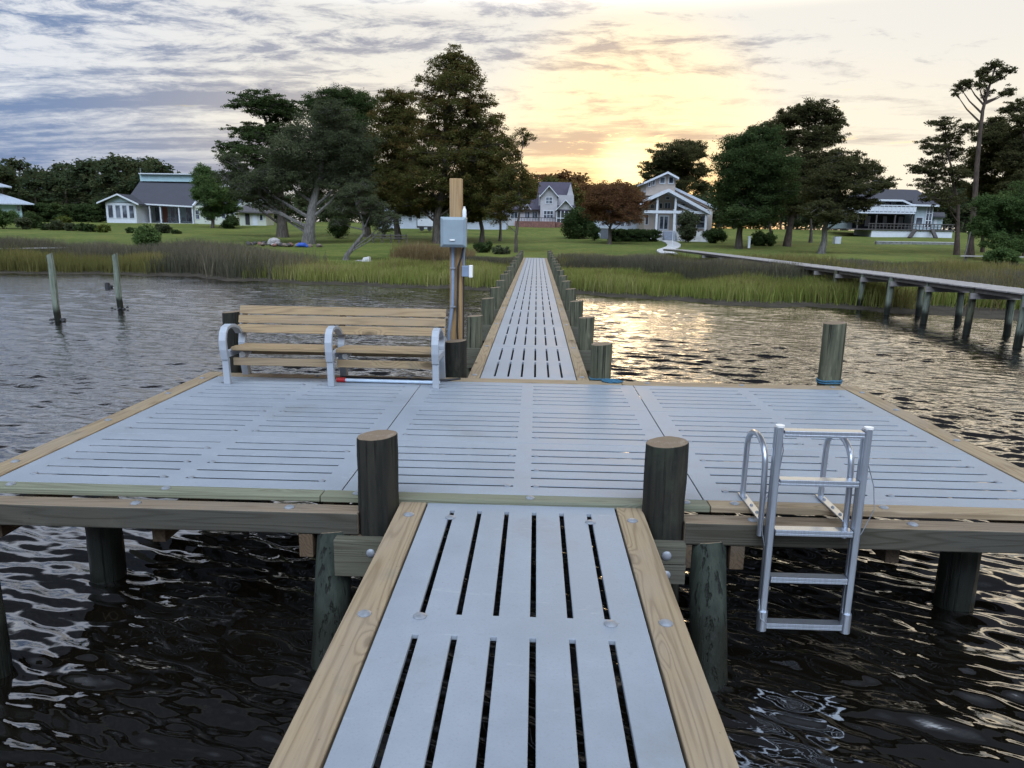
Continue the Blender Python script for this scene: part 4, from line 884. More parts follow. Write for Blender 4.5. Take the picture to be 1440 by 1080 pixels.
# short lawn blades softening the mown edge
grass_obj('lawn_fringe', 'uneven short grass where the lawn meets the marsh', 'grass', M['g_bright'], 40000, (-20, 16), (6, 34), (.12, .32),
          lambda x, y, d: np.exp(-((d-lawn_edge(x)-.6)/1.3)**2), 29, wd=.05, lean=.3)

# ================================================================ HOUSES
def siding(name, c):
    m_, t = new_mat(name); v = ocoord(t, False); z = t.n('ShaderNodeSeparateXYZ', {0: v}).outputs[2]
    fr = t.m('FRACT', t.m('MULTIPLY', z, 5.0)); n_ = t.noise(v, 1.2, 5, .6)
    col = t.mix(t.ss(n_, .3, .7), tuple(q*.88 for q in c), c); 
    bp = t.n('ShaderNodeBump', {'Height': fr, 'Strength': .5, 'Distance': .03}).outputs[0]
    out(t, t.n('ShaderNodeBsdfPrincipled', {'Base Color': col, 'Roughness': .7, 'Normal': bp, 'Specular IOR Level': .2}).outputs[0]); return m_
def shingle(name, c):
    m_, t = new_mat(name); v = ocoord(t, False); n_ = t.noise(v, 9, 4, .7); n2_ = t.noise(v, .8, 4, .6)
    br = t.n('ShaderNodeTexBrick', {'Vector': t.mapv(v, scale=(1, 1, 1.4)), 'Scale': 3.0, 'Color1': (.5, .5, .5, 1), 'Color2': (.75, .75, .75, 1), 'Mortar': (.2, .2, .2, 1)}).outputs['Color']
    col = t.mix(t.m('MULTIPLY', n_, .5), c, tuple(q*.55 for q in c)); col = t.mix(t.m('MULTIPLY', n2_, .4), col, tuple(min(1, q*1.5) for q in c)); col = t.mix(.35, col, t.mix(1.0, col, br, 'MULTIPLY'))
    out(t, t.n('ShaderNodeBsdfPrincipled', {'Base Color': col, 'Roughness': .9, 'Specular IOR Level': .2}).outputs[0]); return m_
M['teal'] = siding('pale_teal_siding', (.42, .58, .62)); M['bluegrey'] = siding('blue_grey_siding', (.34, .42, .46)); M['cream'] = siding('cream_siding', (.52, .54, .46))
M['greysiding'] = siding('warm_grey_siding', (.42, .41, .42)); M['whitesiding'] = siding('white_siding', (.46, .50, .56)); M['paleblue'] = siding('pale_blue_siding', (.38, .45, .48))
M['tansiding'] = siding('tan_siding', (.42, .36, .31)); M['trim'] = plain('white_trim_paint', (.54, .565, .60), .5, 0, .05, 3)
M['metalroof'] = plain('pale_metal_roof', (.50, .55, .62), .4, .3, .08, 2, streak=(4, .3, .3)); M['roofdark'] = shingle('dark_slate_shingle', (.075, .075, .088)); M['roofpurple'] = shingle('dark_purple_shingle', (.085, .075, .10))
M['roofbrown'] = shingle('brown_grey_shingle', (.12, .11, .11)); M['brick'] = plain('brick_skirting', (.16, .075, .06), .9, 0, .3, 4); M['concrete'] = plain('pale_concrete', (.50, .49, .48), .85, 0, .12, 2)
M['dark'] = plain('dark_paint_and_shade', (.022, .022, .025), .8, 0, .3, 1); M['darkwood'] = plain('dark_stained_wood', (.06, .052, .048), .7, 0, .3, 4); M['doorred'] = plain('brown_red_door', (.20, .07, .045), .6)
M['blocks'] = plain('grey_concrete_blocks', (.18, .18, .17), .9, 0, .35, 3); M['greystair'] = plain('blue_grey_steps', (.20, .22, .26), .7, 0, .15, 3); M['utility'] = plain('utility_box_grey', (.22, .24, .28), .6)
m_, t = new_mat('window_glass'); v = ocoord(t); 
out(t, t.n('ShaderNodeBsdfPrincipled', {'Base Color': t.mix(t.ss(t.noise(v, .7, 3), .4, .65), (.03, .035, .045), (.14, .16, .19)), 'Roughness': .06, 'Specular IOR Level': .9}).outputs[0]); M['glass'] = m_
M['screen'] = plain('dark_insect_screen', (.035, .034, .038), .7, 0, .2, 2)
M['curtain'] = plain('pale_curtains', (.42, .40, .42), .8, 0, .25, 3, streak=(6, 1, .3))

class House:
    def __init__(s, name, label, cat, px0, py0, Y, group=None):
        s.px0, s.py0, s.Y = px0, py0, Y; s.s = (Y-CAM[1])/F_PX; q = at_y(px0, py0, Y); s.X0, s.bz = q[0], q[2]
        s.o = thing(name, label, cat, (s.X0, Y, s.bz), group)
    def x(s, px, d=0.0): return float(at_y(px, s.py0-8, s.Y+d)[0])
    def z(s, px, py, d=0.0): return float(at_y(px, py+.0159*(px-s.px0), s.Y+d)[2])
    def p(s, px, py, dy=0.0, ref=None):
        r_ = dy if ref is None else ref
        return (s.x(px, r_), s.Y+dy, s.z(px, py, r_))
    def pb(s, x0, y0, x1, y1, d0, d1, mat, name, par=None, bevel=0):
        xm = (x0+x1)/2
        return MB().box(s.x(x0, d0), s.x(x1, d0), s.Y+d0, s.Y+d1, s.z(xm, y1, d0), s.z(xm, y0, d0)).build(name, M[mat], par or s.o, bevel=bevel)
    def poly(s, pts, d0, d1, mat, name, par=None):
        return MB().prism([(s.x(a, d0), s.z(a, b, d0)) for a, b in pts], s.Y+d0, s.Y+d1).build(name, M[mat], par or s.o)
    def slab(s, pts, th, mat, name, par=None):
        q = [s.p(a, b, d, min(e for u, v, e in pts if (u, v) == (a, b))) for a, b, d in pts]
        return MB().slab(q, th).build(name, M[mat], par or s.o)
    def win(s, x0, y0, x1, y1, d, nx=1, ny=1, mat='glass', fr=.07, par=None):
        """window standing 6 cm proud of the wall face at depth d"""
        xm = (x0+x1)/2; X0, X1, Z0, Z1 = s.x(x0, d), s.x(x1, d), s.z(xm, y1, d), s.z(xm, y0, d); y = s.Y+d; mb = MB()
        mb.box(X0, X0+fr, y-.06, y+.02, Z0, Z1); mb.box(X1-fr, X1, y-.06, y+.02, Z0, Z1); mb.box(X0+fr, X1-fr, y-.06, y+.02, Z1-fr, Z1); mb.box(X0+fr, X1-fr, y-.06, y+.02, Z0, Z0+fr)
        for k in range(1, nx): q = X0+(X1-X0)*k/nx; mb.box(q-fr*.45, q+fr*.45, y-.055, y+.02, Z0+fr, Z1-fr)
        for k in range(1, ny): q = Z0+(Z1-Z0)*k/ny; mb.box(X0+fr, X1-fr, y-.05, y+.015, q-fr*.4, q+fr*.4)
        w_ = mb.build('window', M['trim'], par or s.o)
        MB().box(X0+fr*.8, X1-fr*.8, y-.02, y+.01, Z0+fr*.8, Z1-fr*.8).build('pane', M[mat], w_); return w_
    def gable_trim(s, l, a, r, d, th=.22, dp=.45, mat='trim', name='bargeboard'):
        mb = MB()
        for u, v_ in ((l, a), (a, r)):
            mb.slab([s.p(u[0], u[1], d-dp, d), s.p(v_[0], v_[1], d-dp, d), s.p(v_[0], v_[1], d+.05, d), s.p(u[0], u[1], d+.05, d)], th)
        mb.build(name, M[mat], s.o)

# --- pale teal house, far left
h = House('teal_house', 'pale teal two storey house with broad pale metal roofs at the far left', 'house', 10, 304, 118)
h.pb(-75, 286, 31, 309, 0, 10, 'teal', 'wall'); h.pb(-75, 258, 14.5, 275, 2.2, 8, 'teal', 'upper_wall')
h.slab([(-80, 286.5, -1.2), (43, 285.5, -1.2), (14.6, 271.8, 2.2), (-75, 271.8, 2.2)], .18, 'metalroof', 'lower_roof'); h.slab([(43, 285.5, -1.2), (43, 285.5, 11), (14.6, 271.8, 8), (14.6, 271.8, 2.2)], .18, 'metalroof', 'lower_roof')
h.slab([(-80, 262.5, 1), (26.5, 262, 1), (-3, 248.5, 5), (-78, 248, 5)], .16, 'metalroof', 'upper_roof'); h.slab([(26.5, 262, 1), (26.5, 262, 9.5), (-3, 248.5, 5)], .16, 'metalroof', 'upper_roof'); h.slab([(-80, 262.5, 9.5), (26.5, 262, 9.5), (-3, 248.5, 5), (-78, 248, 5)], .16, 'metalroof', 'upper_roof')
h.win(24, 287.5, 29, 297, 0, 1, 2); h.win(-6, 287, 1, 296, 0, 1, 2); h.win(10, 285.5, 13, 288, 0); h.win(16, 285.5, 19.5, 288, 0); h.win(-18, 263.5, -10, 271, 2.2)
th_ = math.atan2(-(h.X0-CAM[0]), h.Y-CAM[1]); h.o.rotation_euler.z = th_; h.o.scale = (math.cos(th_), 1, 1)
# --- dark roofed house with glazed gable
h = House('dark_roof_house', 'long house with a big dark roof and a white glazed sunroom gable', 'house', 200, 313, 128)
h.pb(176, 285, 300, 322, 3.2, 14, 'bluegrey', 'wall'); h.pb(273, 288, 301, 321, 0, 3.2, 'cream', 'side_wall')
h.poly([(272.5, 290), (301, 290), (301, 262)], 4, 4.3, 'cream', 'gable_wall')
h.slab([(178, 284.5, -.6), (272, 288.6, -.6), (302, 255, 7), (202, 254, 7)], .25, 'roofdark', 'roof'); h.slab([(178, 284.5, 14.6), (272, 288.6, 14.6), (302, 255, 7), (202, 254, 7)], .25, 'roofdark', 'roof')
mb = MB(); mb.bar(h.p(272.3, 288.4, -.55), h.p(302, 255.2, 7), .3, .28); mb.bar(h.p(196, 286.6, -.65), h.p(272, 289.6, -.65), .12, .25); mb.build('fascia', M['trim'], h.o)
h.pb(201.5, 244.3, 278, 254.6, 6.2, 8.2, 'teal', 'clerestory'); h.pb(200, 243.2, 280, 244.6, 5.6, 8.6, 'trim', 'clerestory_roof')
MB().tube([h.p(203, 246, 7), h.p(203, 236, 7)], .05, 5).build('vent_pipe', M['galv'], h.o)
h.pb(150, 285, 192, 314, -2.6, 3.2, 'trim', 'sunroom_wall'); h.poly([(150, 285.5), (192, 286), (168, 274.5)], -2.6, 3, 'bluegrey', 'sunroom_gable')
h.slab([(138.5, 285.6, -3.2), (168, 273, -3.2), (168, 273, 5), (138.5, 285.6, 5)], .22, 'roofdark', 'sunroom_roof'); h.slab([(196.5, 286.8, -3.2), (168, 273, -3.2), (168, 273, 5), (196.5, 286.8, 5)], .22, 'roofdark', 'sunroom_roof')
h.gable_trim((138.5, 285.5), (168, 272.9), (196.5, 286.7), -3.2, .25, .2)
for a, b in ((152.5, 160.5), (163, 170.8), (172.5, 180), (182, 189.8)): h.win(a, 288.6, b, 307.6, -2.6, 1, 1, 'glass', .09)
for px in (197, 211, 226, 252, 271): h.pb(px-.7, 288.5, px+.7, 313, -.45, -.25, 'trim', 'porch_post')
h.pb(194, 313, 273, 316, -.8, 3.1, 'concrete', 'porch_floor')
for a, b, mt in ((199, 208, 'glass'), (213, 216, 'trim'), (218, 225, 'glass'), (229, 236, 'doorred'), (240, 247, 'glass'), (248, 254, 'glass'), (262, 270, 'glass')):
    if mt == 'glass': h.win(a, 290.5, b, 311, 3.2, 1, 1)
    else: h.pb(a, 290.5, b, 312, 3.12, 3.19, mt, 'door' if mt == 'doorred' else 'pilaster')
h.win(275, 294, 281, 307, 0, 1, 2); h.win(289, 294, 294, 307, 0, 1, 2)
for px in (237, 243.5, 250, 257.5):
    c_h = House('patio_chair', 'dark patio chair on the porch of the dark roofed house', 'chair', px, 313.3, 127.7, 'patio chairs on the porch')
    c_h.o.location.z = h.z(px, 312.9); c_h.bz = c_h.o.location.z; c_h.py0 = 313
    X_, Y_, Z_ = c_h.o.location; mb = MB(); mb.box(X_-.28, X_+.28, Y_-.28, Y_+.28, Z_+.40, Z_+.45); mb.build('seat', M['dark'], c_h.o)
    MB().box(X_-.28, X_+.28, Y_+.24, Y_+.29, Z_+.46, Z_+.95).build('backrest', M['dark'], c_h.o)
    for ax_, ay_ in ((-1, -1), (1, -1), (1, 1), (-1, 1)): MB().box(X_+ax_*.25-.02, X_+ax_*.25+.02, Y_+ay_*.25-.02, Y_+ay_*.25+.02, Z_, Z_+.40).build('leg', M['dark'], c_h.o)
# --- garage wing
h = House('garage_building', 'low cream garage with a hipped grey roof right of the dark roofed house', 'garage', 352, 317, 122)
h.pb(302, 289, 333, 325, 4, 10, 'cream', 'rear_wall'); h.slab([(303, 291, 3.5), (334, 291, 3.5), (357, 272, 8), (327, 272, 8)], .2, 'roofdark', 'rear_roof'); h.slab([(334, 291, 12.5), (303, 291, 12.5), (327, 272, 8), (357, 272, 8)], .2, 'roofdark', 'rear_roof')
h.gable_trim((334, 291), (357, 271.8), (372, 283), 3.6, .22, .2); h.poly([(336, 292), (370, 285), (357, 273.5)], 4, 4.2, 'cream', 'rear_gable')
h.pb(337, 296, 374, 323, 0, 3.9, 'cream', 'wall'); h.slab([(332, 297, -.7), (378, 298.5, -.7), (366, 288.5, 3.2), (346, 288, 3.2)], .2, 'roofbrown', 'roof'); h.slab([(332, 297, -.7), (332, 297, 4), (346, 288, 3.2)], .2, 'roofbrown', 'roof'); h.slab([(378, 298.5, 4), (378, 298.5, -.7), (366, 288.5, 3.2)], .2, 'roofbrown', 'roof')
h.pb(345, 300.5, 351, 316, -.06, -.005, 'dark', 'door'); h.pb(355, 300.5, 362, 317, -.06, -.005, 'trim', 'door'); h.win(365, 301.5, 370, 310, 0); h.win(312, 296, 318, 308, 4); h.win(326, 298, 330, 308, 4)
tk = House('propane_tank', 'white upright tank beside the garage wall', 'tank', 327, 317, 118); X_, Y_, Z_ = tk.o.location; Z_ -= .1
MB().tube([(X_, Y_, Z_), (X_, Y_, Z_+1.0), (X_, Y_, Z_+1.15), (X_, Y_, Z_+1.22)], [.35, .35, .25, .08], 12).build('shell', M['trim'], tk.o, smooth=True)
# --- white house behind the trees
h = House('white_house', 'white house glimpsed between trunks behind the tall conical tree', 'house', 580, 322, 118)
h.pb(532, 294, 602, 330, 0, 9, 'whitesiding', 'wall'); h.slab([(522, 296, -1), (604, 296, -1), (604, 276, 5), (536, 276, 5)], .2, 'metalroof', 'roof'); h.slab([(604, 296, 10), (522, 296, 10), (536, 276, 5), (604, 276, 5)], .2, 'metalroof', 'roof')
h.win(548, 300, 555, 311, 0, 1, 2); h.win(574, 300, 580, 311, 0, 1, 2); h.pb(586, 298, 591, 320, -.06, -.005, 'dark', 'door')
h.pb(640, 298, 712, 328, 3, 10, 'whitesiding', 'garage_wall'); h.slab([(634, 299, 2), (716, 299, 2), (708, 285, 6), (644, 285, 6)], .2, 'roofdark', 'garage_roof'); h.slab([(716, 299, 11), (634, 299, 11), (644, 285, 6), (708, 285, 6)], .2, 'roofdark', 'garage_roof'); h.win(662, 304, 668, 313, 3); h.win(700, 304, 706, 313, 3)
tr = House('box_trailer', 'white boxy trailer parked in shade by the white house', 'trailer', 598, 325, 108)
tr.pb(587, 307.5, 609, 318, 0, 2, 'trim', 'body'); tr.pb(586, 318, 612, 320, .05, 1.95, 'darkwood', 'chassis')
for px in (593, 604): MB().tube([tr.p(px, 321.5, -.05), tr.p(px, 321.5, .2)], .36, 12).build('wheel', M['black'], tr.o)
# --- grey two storey house
h = House('grey_house', 'grey two storey gabled house with a dark steep roof and screened porch', 'house', 775, 317, 140)
h.pb(757, 274, 806, 320, 1.2, 11, 'greysiding', 'main_wall'); h.slab([(752, 292, .8), (808.5, 291, .8), (801.5, 256, 6), (757, 256, 6)], .25, 'roofpurple', 'roof'); h.slab([(808.5, 291, 11.5), (752, 292, 11.5), (757, 256, 6), (801.5, 256, 6)], .25, 'roofpurple', 'roof')
h.poly([(801, 258), (806, 276), (796, 276)], 1.5, 10, 'greysiding', 'end_wall')
h.pb(759.5, 275, 783, 320, -1.5, 1.1, 'greysiding', 'gable_wall'); h.poly([(759.5, 275.1), (783, 275.1), (771.2, 262)], -1.5, 5, 'greysiding', 'gable')
h.slab([(758, 276.5, -2), (771.2, 261, -2), (771.2, 261, 5), (758, 276.5, 5)], .2, 'roofpurple', 'gable_roof'); h.slab([(785, 276.5, -2), (771.2, 261, -2), (771.2, 261, 5), (785, 276.5, 5)], .2, 'roofpurple', 'gable_roof'); h.gable_trim((758, 276.3), (771.2, 260.8), (785, 276.3), -2, .2, .1)
h.win(766.5, 277, 776.3, 286.8, -1.5, 2, 2, 'glass', .1); h.win(764, 296, 778, 307.5, -1.5, 3, 2, 'glass', .1)
h.pb(712, 293, 757, 320, 1, 9, 'greysiding', 'wing_wall'); h.slab([(709, 294, .2), (760, 294, .2), (757, 280, 5), (718, 280, 5)], .2, 'roofpurple', 'wing_roof'); h.slab([(760, 294, 9.5), (709, 294, 9.5), (718, 280, 5), (757, 280, 5)], .2, 'roofpurple', 'wing_roof')
h.gable_trim((734.5, 295), (741, 287), (747, 295), .2, .2, .1); h.poly([(736, 294.8), (746, 294.8), (741, 288.5)], .3, 1.2, 'greysiding', 'dormer')
h.win(748, 297.5, 756, 307.8, 1, 2, 1); h.win(737.5, 298, 745, 308, 1, 2, 1); h.win(718, 298, 728, 308, 1, 2, 1)
h.pb(783, 296.5, 805.5, 312, -3.2, -.2, 'screen', 'porch_screen'); h.poly([(784, 294.3), (806, 294.3), (794.8, 281.5)], -3.3, 1.1, 'greysiding', 'porch_gable'); h.pb(782, 294.4, 806.5, 296.4, -3.35, -.1, 'roofpurple', 'porch_beam')
h.slab([(781, 295.2, -3.8), (794.8, 280.3, -3.8), (794.8, 280.3, 2), (781, 295.2, 2)], .2, 'roofpurple', 'porch_roof'); h.slab([(808.5, 295.2, -3.8), (794.8, 280.3, -3.8), (794.8, 280.3, 2), (808.5, 295.2, 2)], .2, 'roofpurple', 'porch_roof'); h.gable_trim((781, 295), (794.8, 280.1), (808.5, 295), -3.8, .2, .1)
for px in (782.8, 788.3, 793.5, 799.3, 805.2): h.pb(px-.5, 296.4, px+.5, 316, -3.36, -3.21, 'trim', 'porch_post')
h.pb(783.3, 306, 804.6, 307, -3.30, -3.215, 'trim', 'porch_rail'); h.pb(781.5, 312.2, 806.5, 320, -3.4, -.1, 'brick', 'porch_base')
h.pb(724, 311.5, 781, 321, -4.2, 0.9, 'brick', 'terrace_wall')
for k in range(15): h.pb(725+k*4, 306.5, 725.5+k*4, 311.4, -4.1, -4.0, 'dark', 'railing_post')
h.pb(724, 306, 781.5, 306.9, -4.12, -3.98, 'dark', 'handrail')
# --- white tower house
h = House('tower_house', 'white modern house with a glazed tower and wide sloping gable porch', 'house', 950, 338, 95)
h.pb(905, 293, 1000, 345, 2.2, 11, 'tansiding', 'wall'); h.poly([(905, 293), (996, 297.5), (938, 268)], 2.3, 10.8, 'tansiding', 'gable_wall')
h.slab([(898, 284.6, -.8), (936.5, 265.8, -.8), (936.5, 265.8, 11), (898, 284.6, 11)], .30, 'metalroof', 'roof'); h.slab([(998, 297.6, -.8), (936.5, 265.8, -.8), (936.5, 265.8, 11), (998, 297.6, 11)], .30, 'metalroof', 'roof')
h.gable_trim((898, 284.3), (936.5, 265.4), (998, 297.2), -.8, .42, .14)
h.slab([(945, 263.2, 4), (1005.5, 290.4, 4), (1005.5, 290.4, 11.5), (945, 263.2, 11.5)], .35, 'metalroof', 'upper_roof'); h.poly([(946, 265), (1003, 291), (1003, 297), (946, 270)], 4.3, 11, 'tansiding', 'upper_wall')
h.slab([(900, 270.2, 3.5), (920, 263, 3.5), (920, 263, 10), (900, 270.2, 10)], .3, 'metalroof', 'upper_roof'); h.poly([(903, 271), (920, 265), (920, 278), (903, 284)], 3.8, 9.5, 'tansiding', 'upper_wall')
h.poly([(905, 256.5), (934, 243.5), (945.5, 249.6), (945.5, 272), (905, 276)], 3.2, 8.5, 'tansiding', 'tower')
h.slab([(901.5, 257.3, 2.5), (934.2, 241.6, 2.5), (934.2, 241.6, 9), (901.5, 257.3, 9)], .22, 'metalroof', 'tower_roof'); h.slab([(950, 249.8, 2.5), (934.2, 241.6, 2.5), (934.2, 241.6, 9), (950, 249.8, 9)], .22, 'metalroof', 'tower_roof'); h.gable_trim((901.5, 257), (934.2, 241.3), (950, 249.5), 2.5, .26, .1)
h.win(923, 248.5, 931.5, 259, 3.2, 1, 1, 'glass', .13); h.win(935.2, 248, 943.2, 259, 3.2, 1, 1, 'glass', .13); h.win(913.5, 253, 917.5, 261.5, 3.2, 1, 1, 'glass', .1); h.win(907.5, 256.5, 911.5, 263.5, 3.2, 1, 1, 'glass', .1)
h.pb(904.5, 296.3, 996.5, 300.2, -.55, -.25, 'trim', 'porch_beam')
for px, py in ((922.2, 275), (947.6, 271), (991.5, 294)): h.pb(px-1.4, py, px+1.4, 296.2, -.5, -.3, 'trim', 'porch_post'); h.pb(px-1.4, 300.3, px+1.4, 326, -.5, -.3, 'trim', 'porch_post')
h.pb(904, 324.5, 1000, 344, -.7, 2.1, 'concrete', 'porch_base')
h.win(925.2, 303, 939.6, 324, 2.2, 2, 1, 'glass', .17).name = 'double_door'
h.win(924.5, 285.5, 929.5, 295, 2.3, 1, 1); h.win(932, 285, 941, 295, 2.3, 2, 1); h.win(933, 276.5, 939, 281, 2.3); h.win(912, 288, 919, 295.5, 2.3); h.win(951, 286, 961, 295.5, 2.3, 1, 1); h.win(950, 302, 961, 317, 2.2, 1, 1, 'screen'); h.win(978, 302, 990.5, 321, 2.2, 1, 2, 'glass', .12); h.win(906, 302, 911, 317, 2.2, 1, 1, 'screen'); h.win(964, 302, 976, 317, 2.2, 1, 1, 'screen')
h.poly([(950, 285.5), (975, 296), (967, 296), (950, 289.5)], -.1, .05, 'trim', 'brace')
mb = MB()
for k in range(6): mb.box(h.x(930.5), h.x(948), h.Y-.72-.30*(k+1), h.Y-.72-.30*k, h.bz-.4, h.z(939, 325.3+2.1*k))
mb.build('steps', M['greystair'], h.o)
mb = MB(); mb.bar(h.p(949, 317, -.75), h.p(949, 329, -2.5), .07, .09); mb.bar(h.p(949, 321, -.75), h.p(949, 333, -2.5), .05, .05)
for k in range(5): q = k/4; mb.bar(h.p(949, 317+12*q, -.75-1.75*q), h.p(949, 327+11*q, -.75-1.75*q), .05, .05, up=(0, 1, 0))
mb.build('stair_railing', M['trim'], h.o)
fp = thing('flagpole', 'thin white pole standing on the lawn before the tower house', 'flagpole', at_y(947, 346, 76))
a, b = at_y(945.8, 347.5, 76), at_y(947.6, 296, 76); MB().tube([(a[0], 76, float(terrain(a[0], 76))-.1), (b[0], 76, b[2])], [.045, .03], 8).build('shaft', M['trim'], fp, smooth=True); MB().dome((b[0], 76, b[2]), .06, .1, 8).build('finial', M['trim'], fp)
ub = House('utility_cabinet', 'blue grey utility cabinet on the lawn beside the reddish tree', 'cabinet', 850, 334, 88); ub.pb(845.5, 321.5, 856, 336, 0, .9, 'utility', 'body', bevel=.02); ub.pb(845, 320.3, 856.5, 321.5, -.05, .95, 'trim', 'lid')
wf = House('white_shed', 'low white wall of an outbuilding glimpsed under the reddish tree', 'shed', 842, 332, 104); wf.pb(833, 303, 899, 337, 0, 5, 'whitesiding', 'wall'); wf.slab([(830, 304, -.5), (901, 304, -.5), (897, 294, 2.5), (835, 294, 2.5)], .2, 'roofbrown', 'roof'); wf.slab([(901, 304, 5.5), (830, 304, 5.5), (835, 294, 2.5), (897, 294, 2.5)], .2, 'roofbrown', 'roof'); wf.win(872, 309, 878, 318, 0)
# --- balcony house, right
h = House('balcony_house', 'pale blue house with a white balcony railing and a dark hipped roof', 'house', 1285, 331, 120)
h.pb(1190, 280, 1283, 323, 3.5, 12, 'paleblue', 'wall'); h.pb(1284, 286, 1309, 325, 0, 12, 'paleblue', 'wing_wall')
h.slab([(1184, 280.8, -.2), (1277, 281.5, -.2), (1262, 266.5, 6.5), (1200, 266.5, 6.5)], .22, 'roofdark', 'roof'); h.slab([(1277, 281.5, -.2), (1279, 287.3, -.8), (1317, 287.8, -.8), (1283, 267, 6.5), (1262, 266.5, 6.5)], .22, 'roofdark', 'roof'); h.slab([(1317, 287.8, -.8), (1317, 287.8, 12.8), (1283, 267, 6.5)], .22, 'roofdark', 'roof'); h.slab([(1317, 287.8, 12.8), (1184, 281, 12.8), (1200, 266.5, 6.5), (1283, 267, 6.5)], .22, 'roofdark', 'roof')
mb = MB(); mb.bar(h.p(1184, 282.3, -.25), h.p(1265, 282.3, -.25), .12, .28); mb.bar(h.p(1265, 282.3, -.3), h.p(1279, 288.4, -.9), .12, .28); mb.bar(h.p(1279, 288.4, -.9), h.p(1317, 289, -.9), .12, .28); mb.build('fascia', M['trim'], h.o)
h.pb(1190, 299, 1284, 301, -1.2, 3.4, 'trim', 'balcony_floor')
for k in range(16): h.pb(1191+k*6, 289.5, 1192.2+k*6, 298.9, -1.15, -1.0, 'trim', 'balcony_post')
h.pb(1190, 288.7, 1285, 290, -1.2, -.95, 'trim', 'balcony_rail'); h.pb(1190, 291, 1285, 298, -1.08, -1.04, 'trim', 'balcony_panel')
for a, b in ((1222, 1233), (1240, 1250), (1254, 1264)): h.win(a, 284, b, 298, 3.5, 1, 1)
for px in (1205, 1231, 1257, 1281): h.pb(px-.8, 301.1, px+.8, 322.5, -1.0, -.8, 'darkwood', 'porch_post')
h.pb(1198, 303, 1272, 322, 3.35, 3.45, 'dark', 'porch_shade_panel');  # dark sheet on the wall standing in for the shade under the balcony
for a, b in ((1215, 1222), (1240, 1245), (1262, 1268)): h.win(a, 305, b, 319, 3.34, 1, 1, 'curtain')
h.win(1299, 289.5, 1308.5, 320, 0, 2, 3, 'glass', .12); h.win(1285.5, 305, 1296, 317, 0, 1, 1, 'glass', .1)
h.pb(1190, 322.6, 1342, 324.2, -3.6, 3.3, 'darkwood', 'deck_floor'); h.pb(1226, 324.3, 1340, 336, -3.4, 3.2, 'trim', 'deck_skirt')
for k in range(24): h.pb(1221+k*5.1, 315.5, 1221.9+k*5.1, 322.5, -3.55, -3.45, 'darkwood', 'railing_post')
h.pb(1220, 314.6, 1342, 315.8, -3.6, -3.4, 'darkwood', 'handrail'); h.pb(1220, 318.6, 1342, 319.3, -3.54, -3.47, 'darkwood', 'handrail')
for a in (1287, 1311):
    mb = MB(); mb.bar(h.p(a, 323, -3.7), h.p(a-7 if a < 1300 else a+7, 335, -5.6), .5, .35); mb.build('deck_stair', M['darkwood'], h.o)
h.pb(1309.5, 303, 1324, 322, 2, 9, 'paleblue', 'annex_wall'); h.slab([(1308, 303.5, 1.4), (1327, 303.5, 1.4), (1325, 298, 5), (1309, 298, 5)], .2, 'roofdark', 'annex_roof'); h.pb(1312, 307, 1316, 317, 1.94, 1.99, 'trim', 'door')
rw = House('retaining_wall', 'low grey block retaining wall across the lawn below the balcony house', 'wall', 1290, 346, 96)
rw.pb(1233, 340.5, 1345, 352, 0, .5, 'blocks', 'wall'); rw.pb(1233, 339.8, 1345, 340.6, -.04, .54, 'concrete', 'coping')
hl = House('planter_tub', 'small pale square tub on the lawn beside the right hand pine trunks', 'planter', 1179, 341, 82); hl.pb(1175, 333, 1183.5, 343, 0, .7, 'trim', 'tub', bevel=.03); hl.pb(1175.6, 332.4, 1182.9, 333, .05, .65, 'dark', 'soil')
sg = House('marker_post', 'small white marker post on the lawn by the dense dark tree', 'post', 1054, 346, 74); sg.pb(1052.6, 333, 1055.6, 349, 0, .18, 'trim', 'post', bevel=.01); sg.pb(1052.2, 331.8, 1056, 333, -.02, .2, 'trim', 'cap')
rf = House('rail_fence', 'low dark rail fence at the foot of the right thicket', 'fence', 1410, 362, 58)
rf.pb(1352, 360, 1480, 361.6, 0, .1, 'greyboardX', 'rail')
for px in (1360, 1388, 1417, 1446, 1474): rf.pb(px-1, 359, px+1, 374, .11, .25, 'darkwood', 'fence_post')
wp = House('leaning_stake', 'leaning grey stake by the very tall pine', 'stake', 1358, 364, 60); MB().tube([wp.p(1356.5, 370), wp.p(1360.5, 326)], .055, 7).build('shaft', M['barkgrey'], wp.o)

# ---------------------------------------------------------------- neighbouring pier, path, marsh boardwalk
pier = thing('neighbour_pier', 'weathered grey plank pier on piles crossing the marsh at the right', 'pier', (12.9, 20, 0))
PTS = [(12.95, 6, .36), (12.95, 14, .36), (12.98, 22, .34), (13.05, 32, .28), (12.9, 40, .27), (12.4, 48, .28), (12.0, 55, .28), (11.9, 62, .20)]
def along(ptsx, step):
    P_ = [np.array(p) for p in ptsx]; res = []
    for a, b in zip(P_[:-1], P_[1:]):
        L = np.linalg.norm(b-a); n_ = max(1, int(round(L/step)))
        for k in range(n_): res.append((a+(b-a)*k/n_, (b-a)/L))
    return res
mb = MB()
for k, (p, d) in enumerate(along(PTS, .155)):
    nrm = np.array([d[1], -d[0], 0]); hw = .62+rng.normal(0, .008); z = p[2]+rng.normal(0, .003); w2 = d*.071
    q = [p-nrm*hw-w2, p+nrm*hw-w2, p+nrm*hw+w2, p-nrm*hw+w2]; mb.slab([(a[0], a[1], z) for a in q], .035)
mb.build('plank_deck', M['greyboardX'], pier)
for off in (-.5, 0, .5):
    mb = MB()
    for a, b in zip(PTS[:-1], PTS[1:]): mb.bar((a[0]+off, a[1], a[2]-.10), (b[0]+off, b[1], b[2]-.10), .06, .125)
    mb.build('stringer', M['greyboardY'], pier)
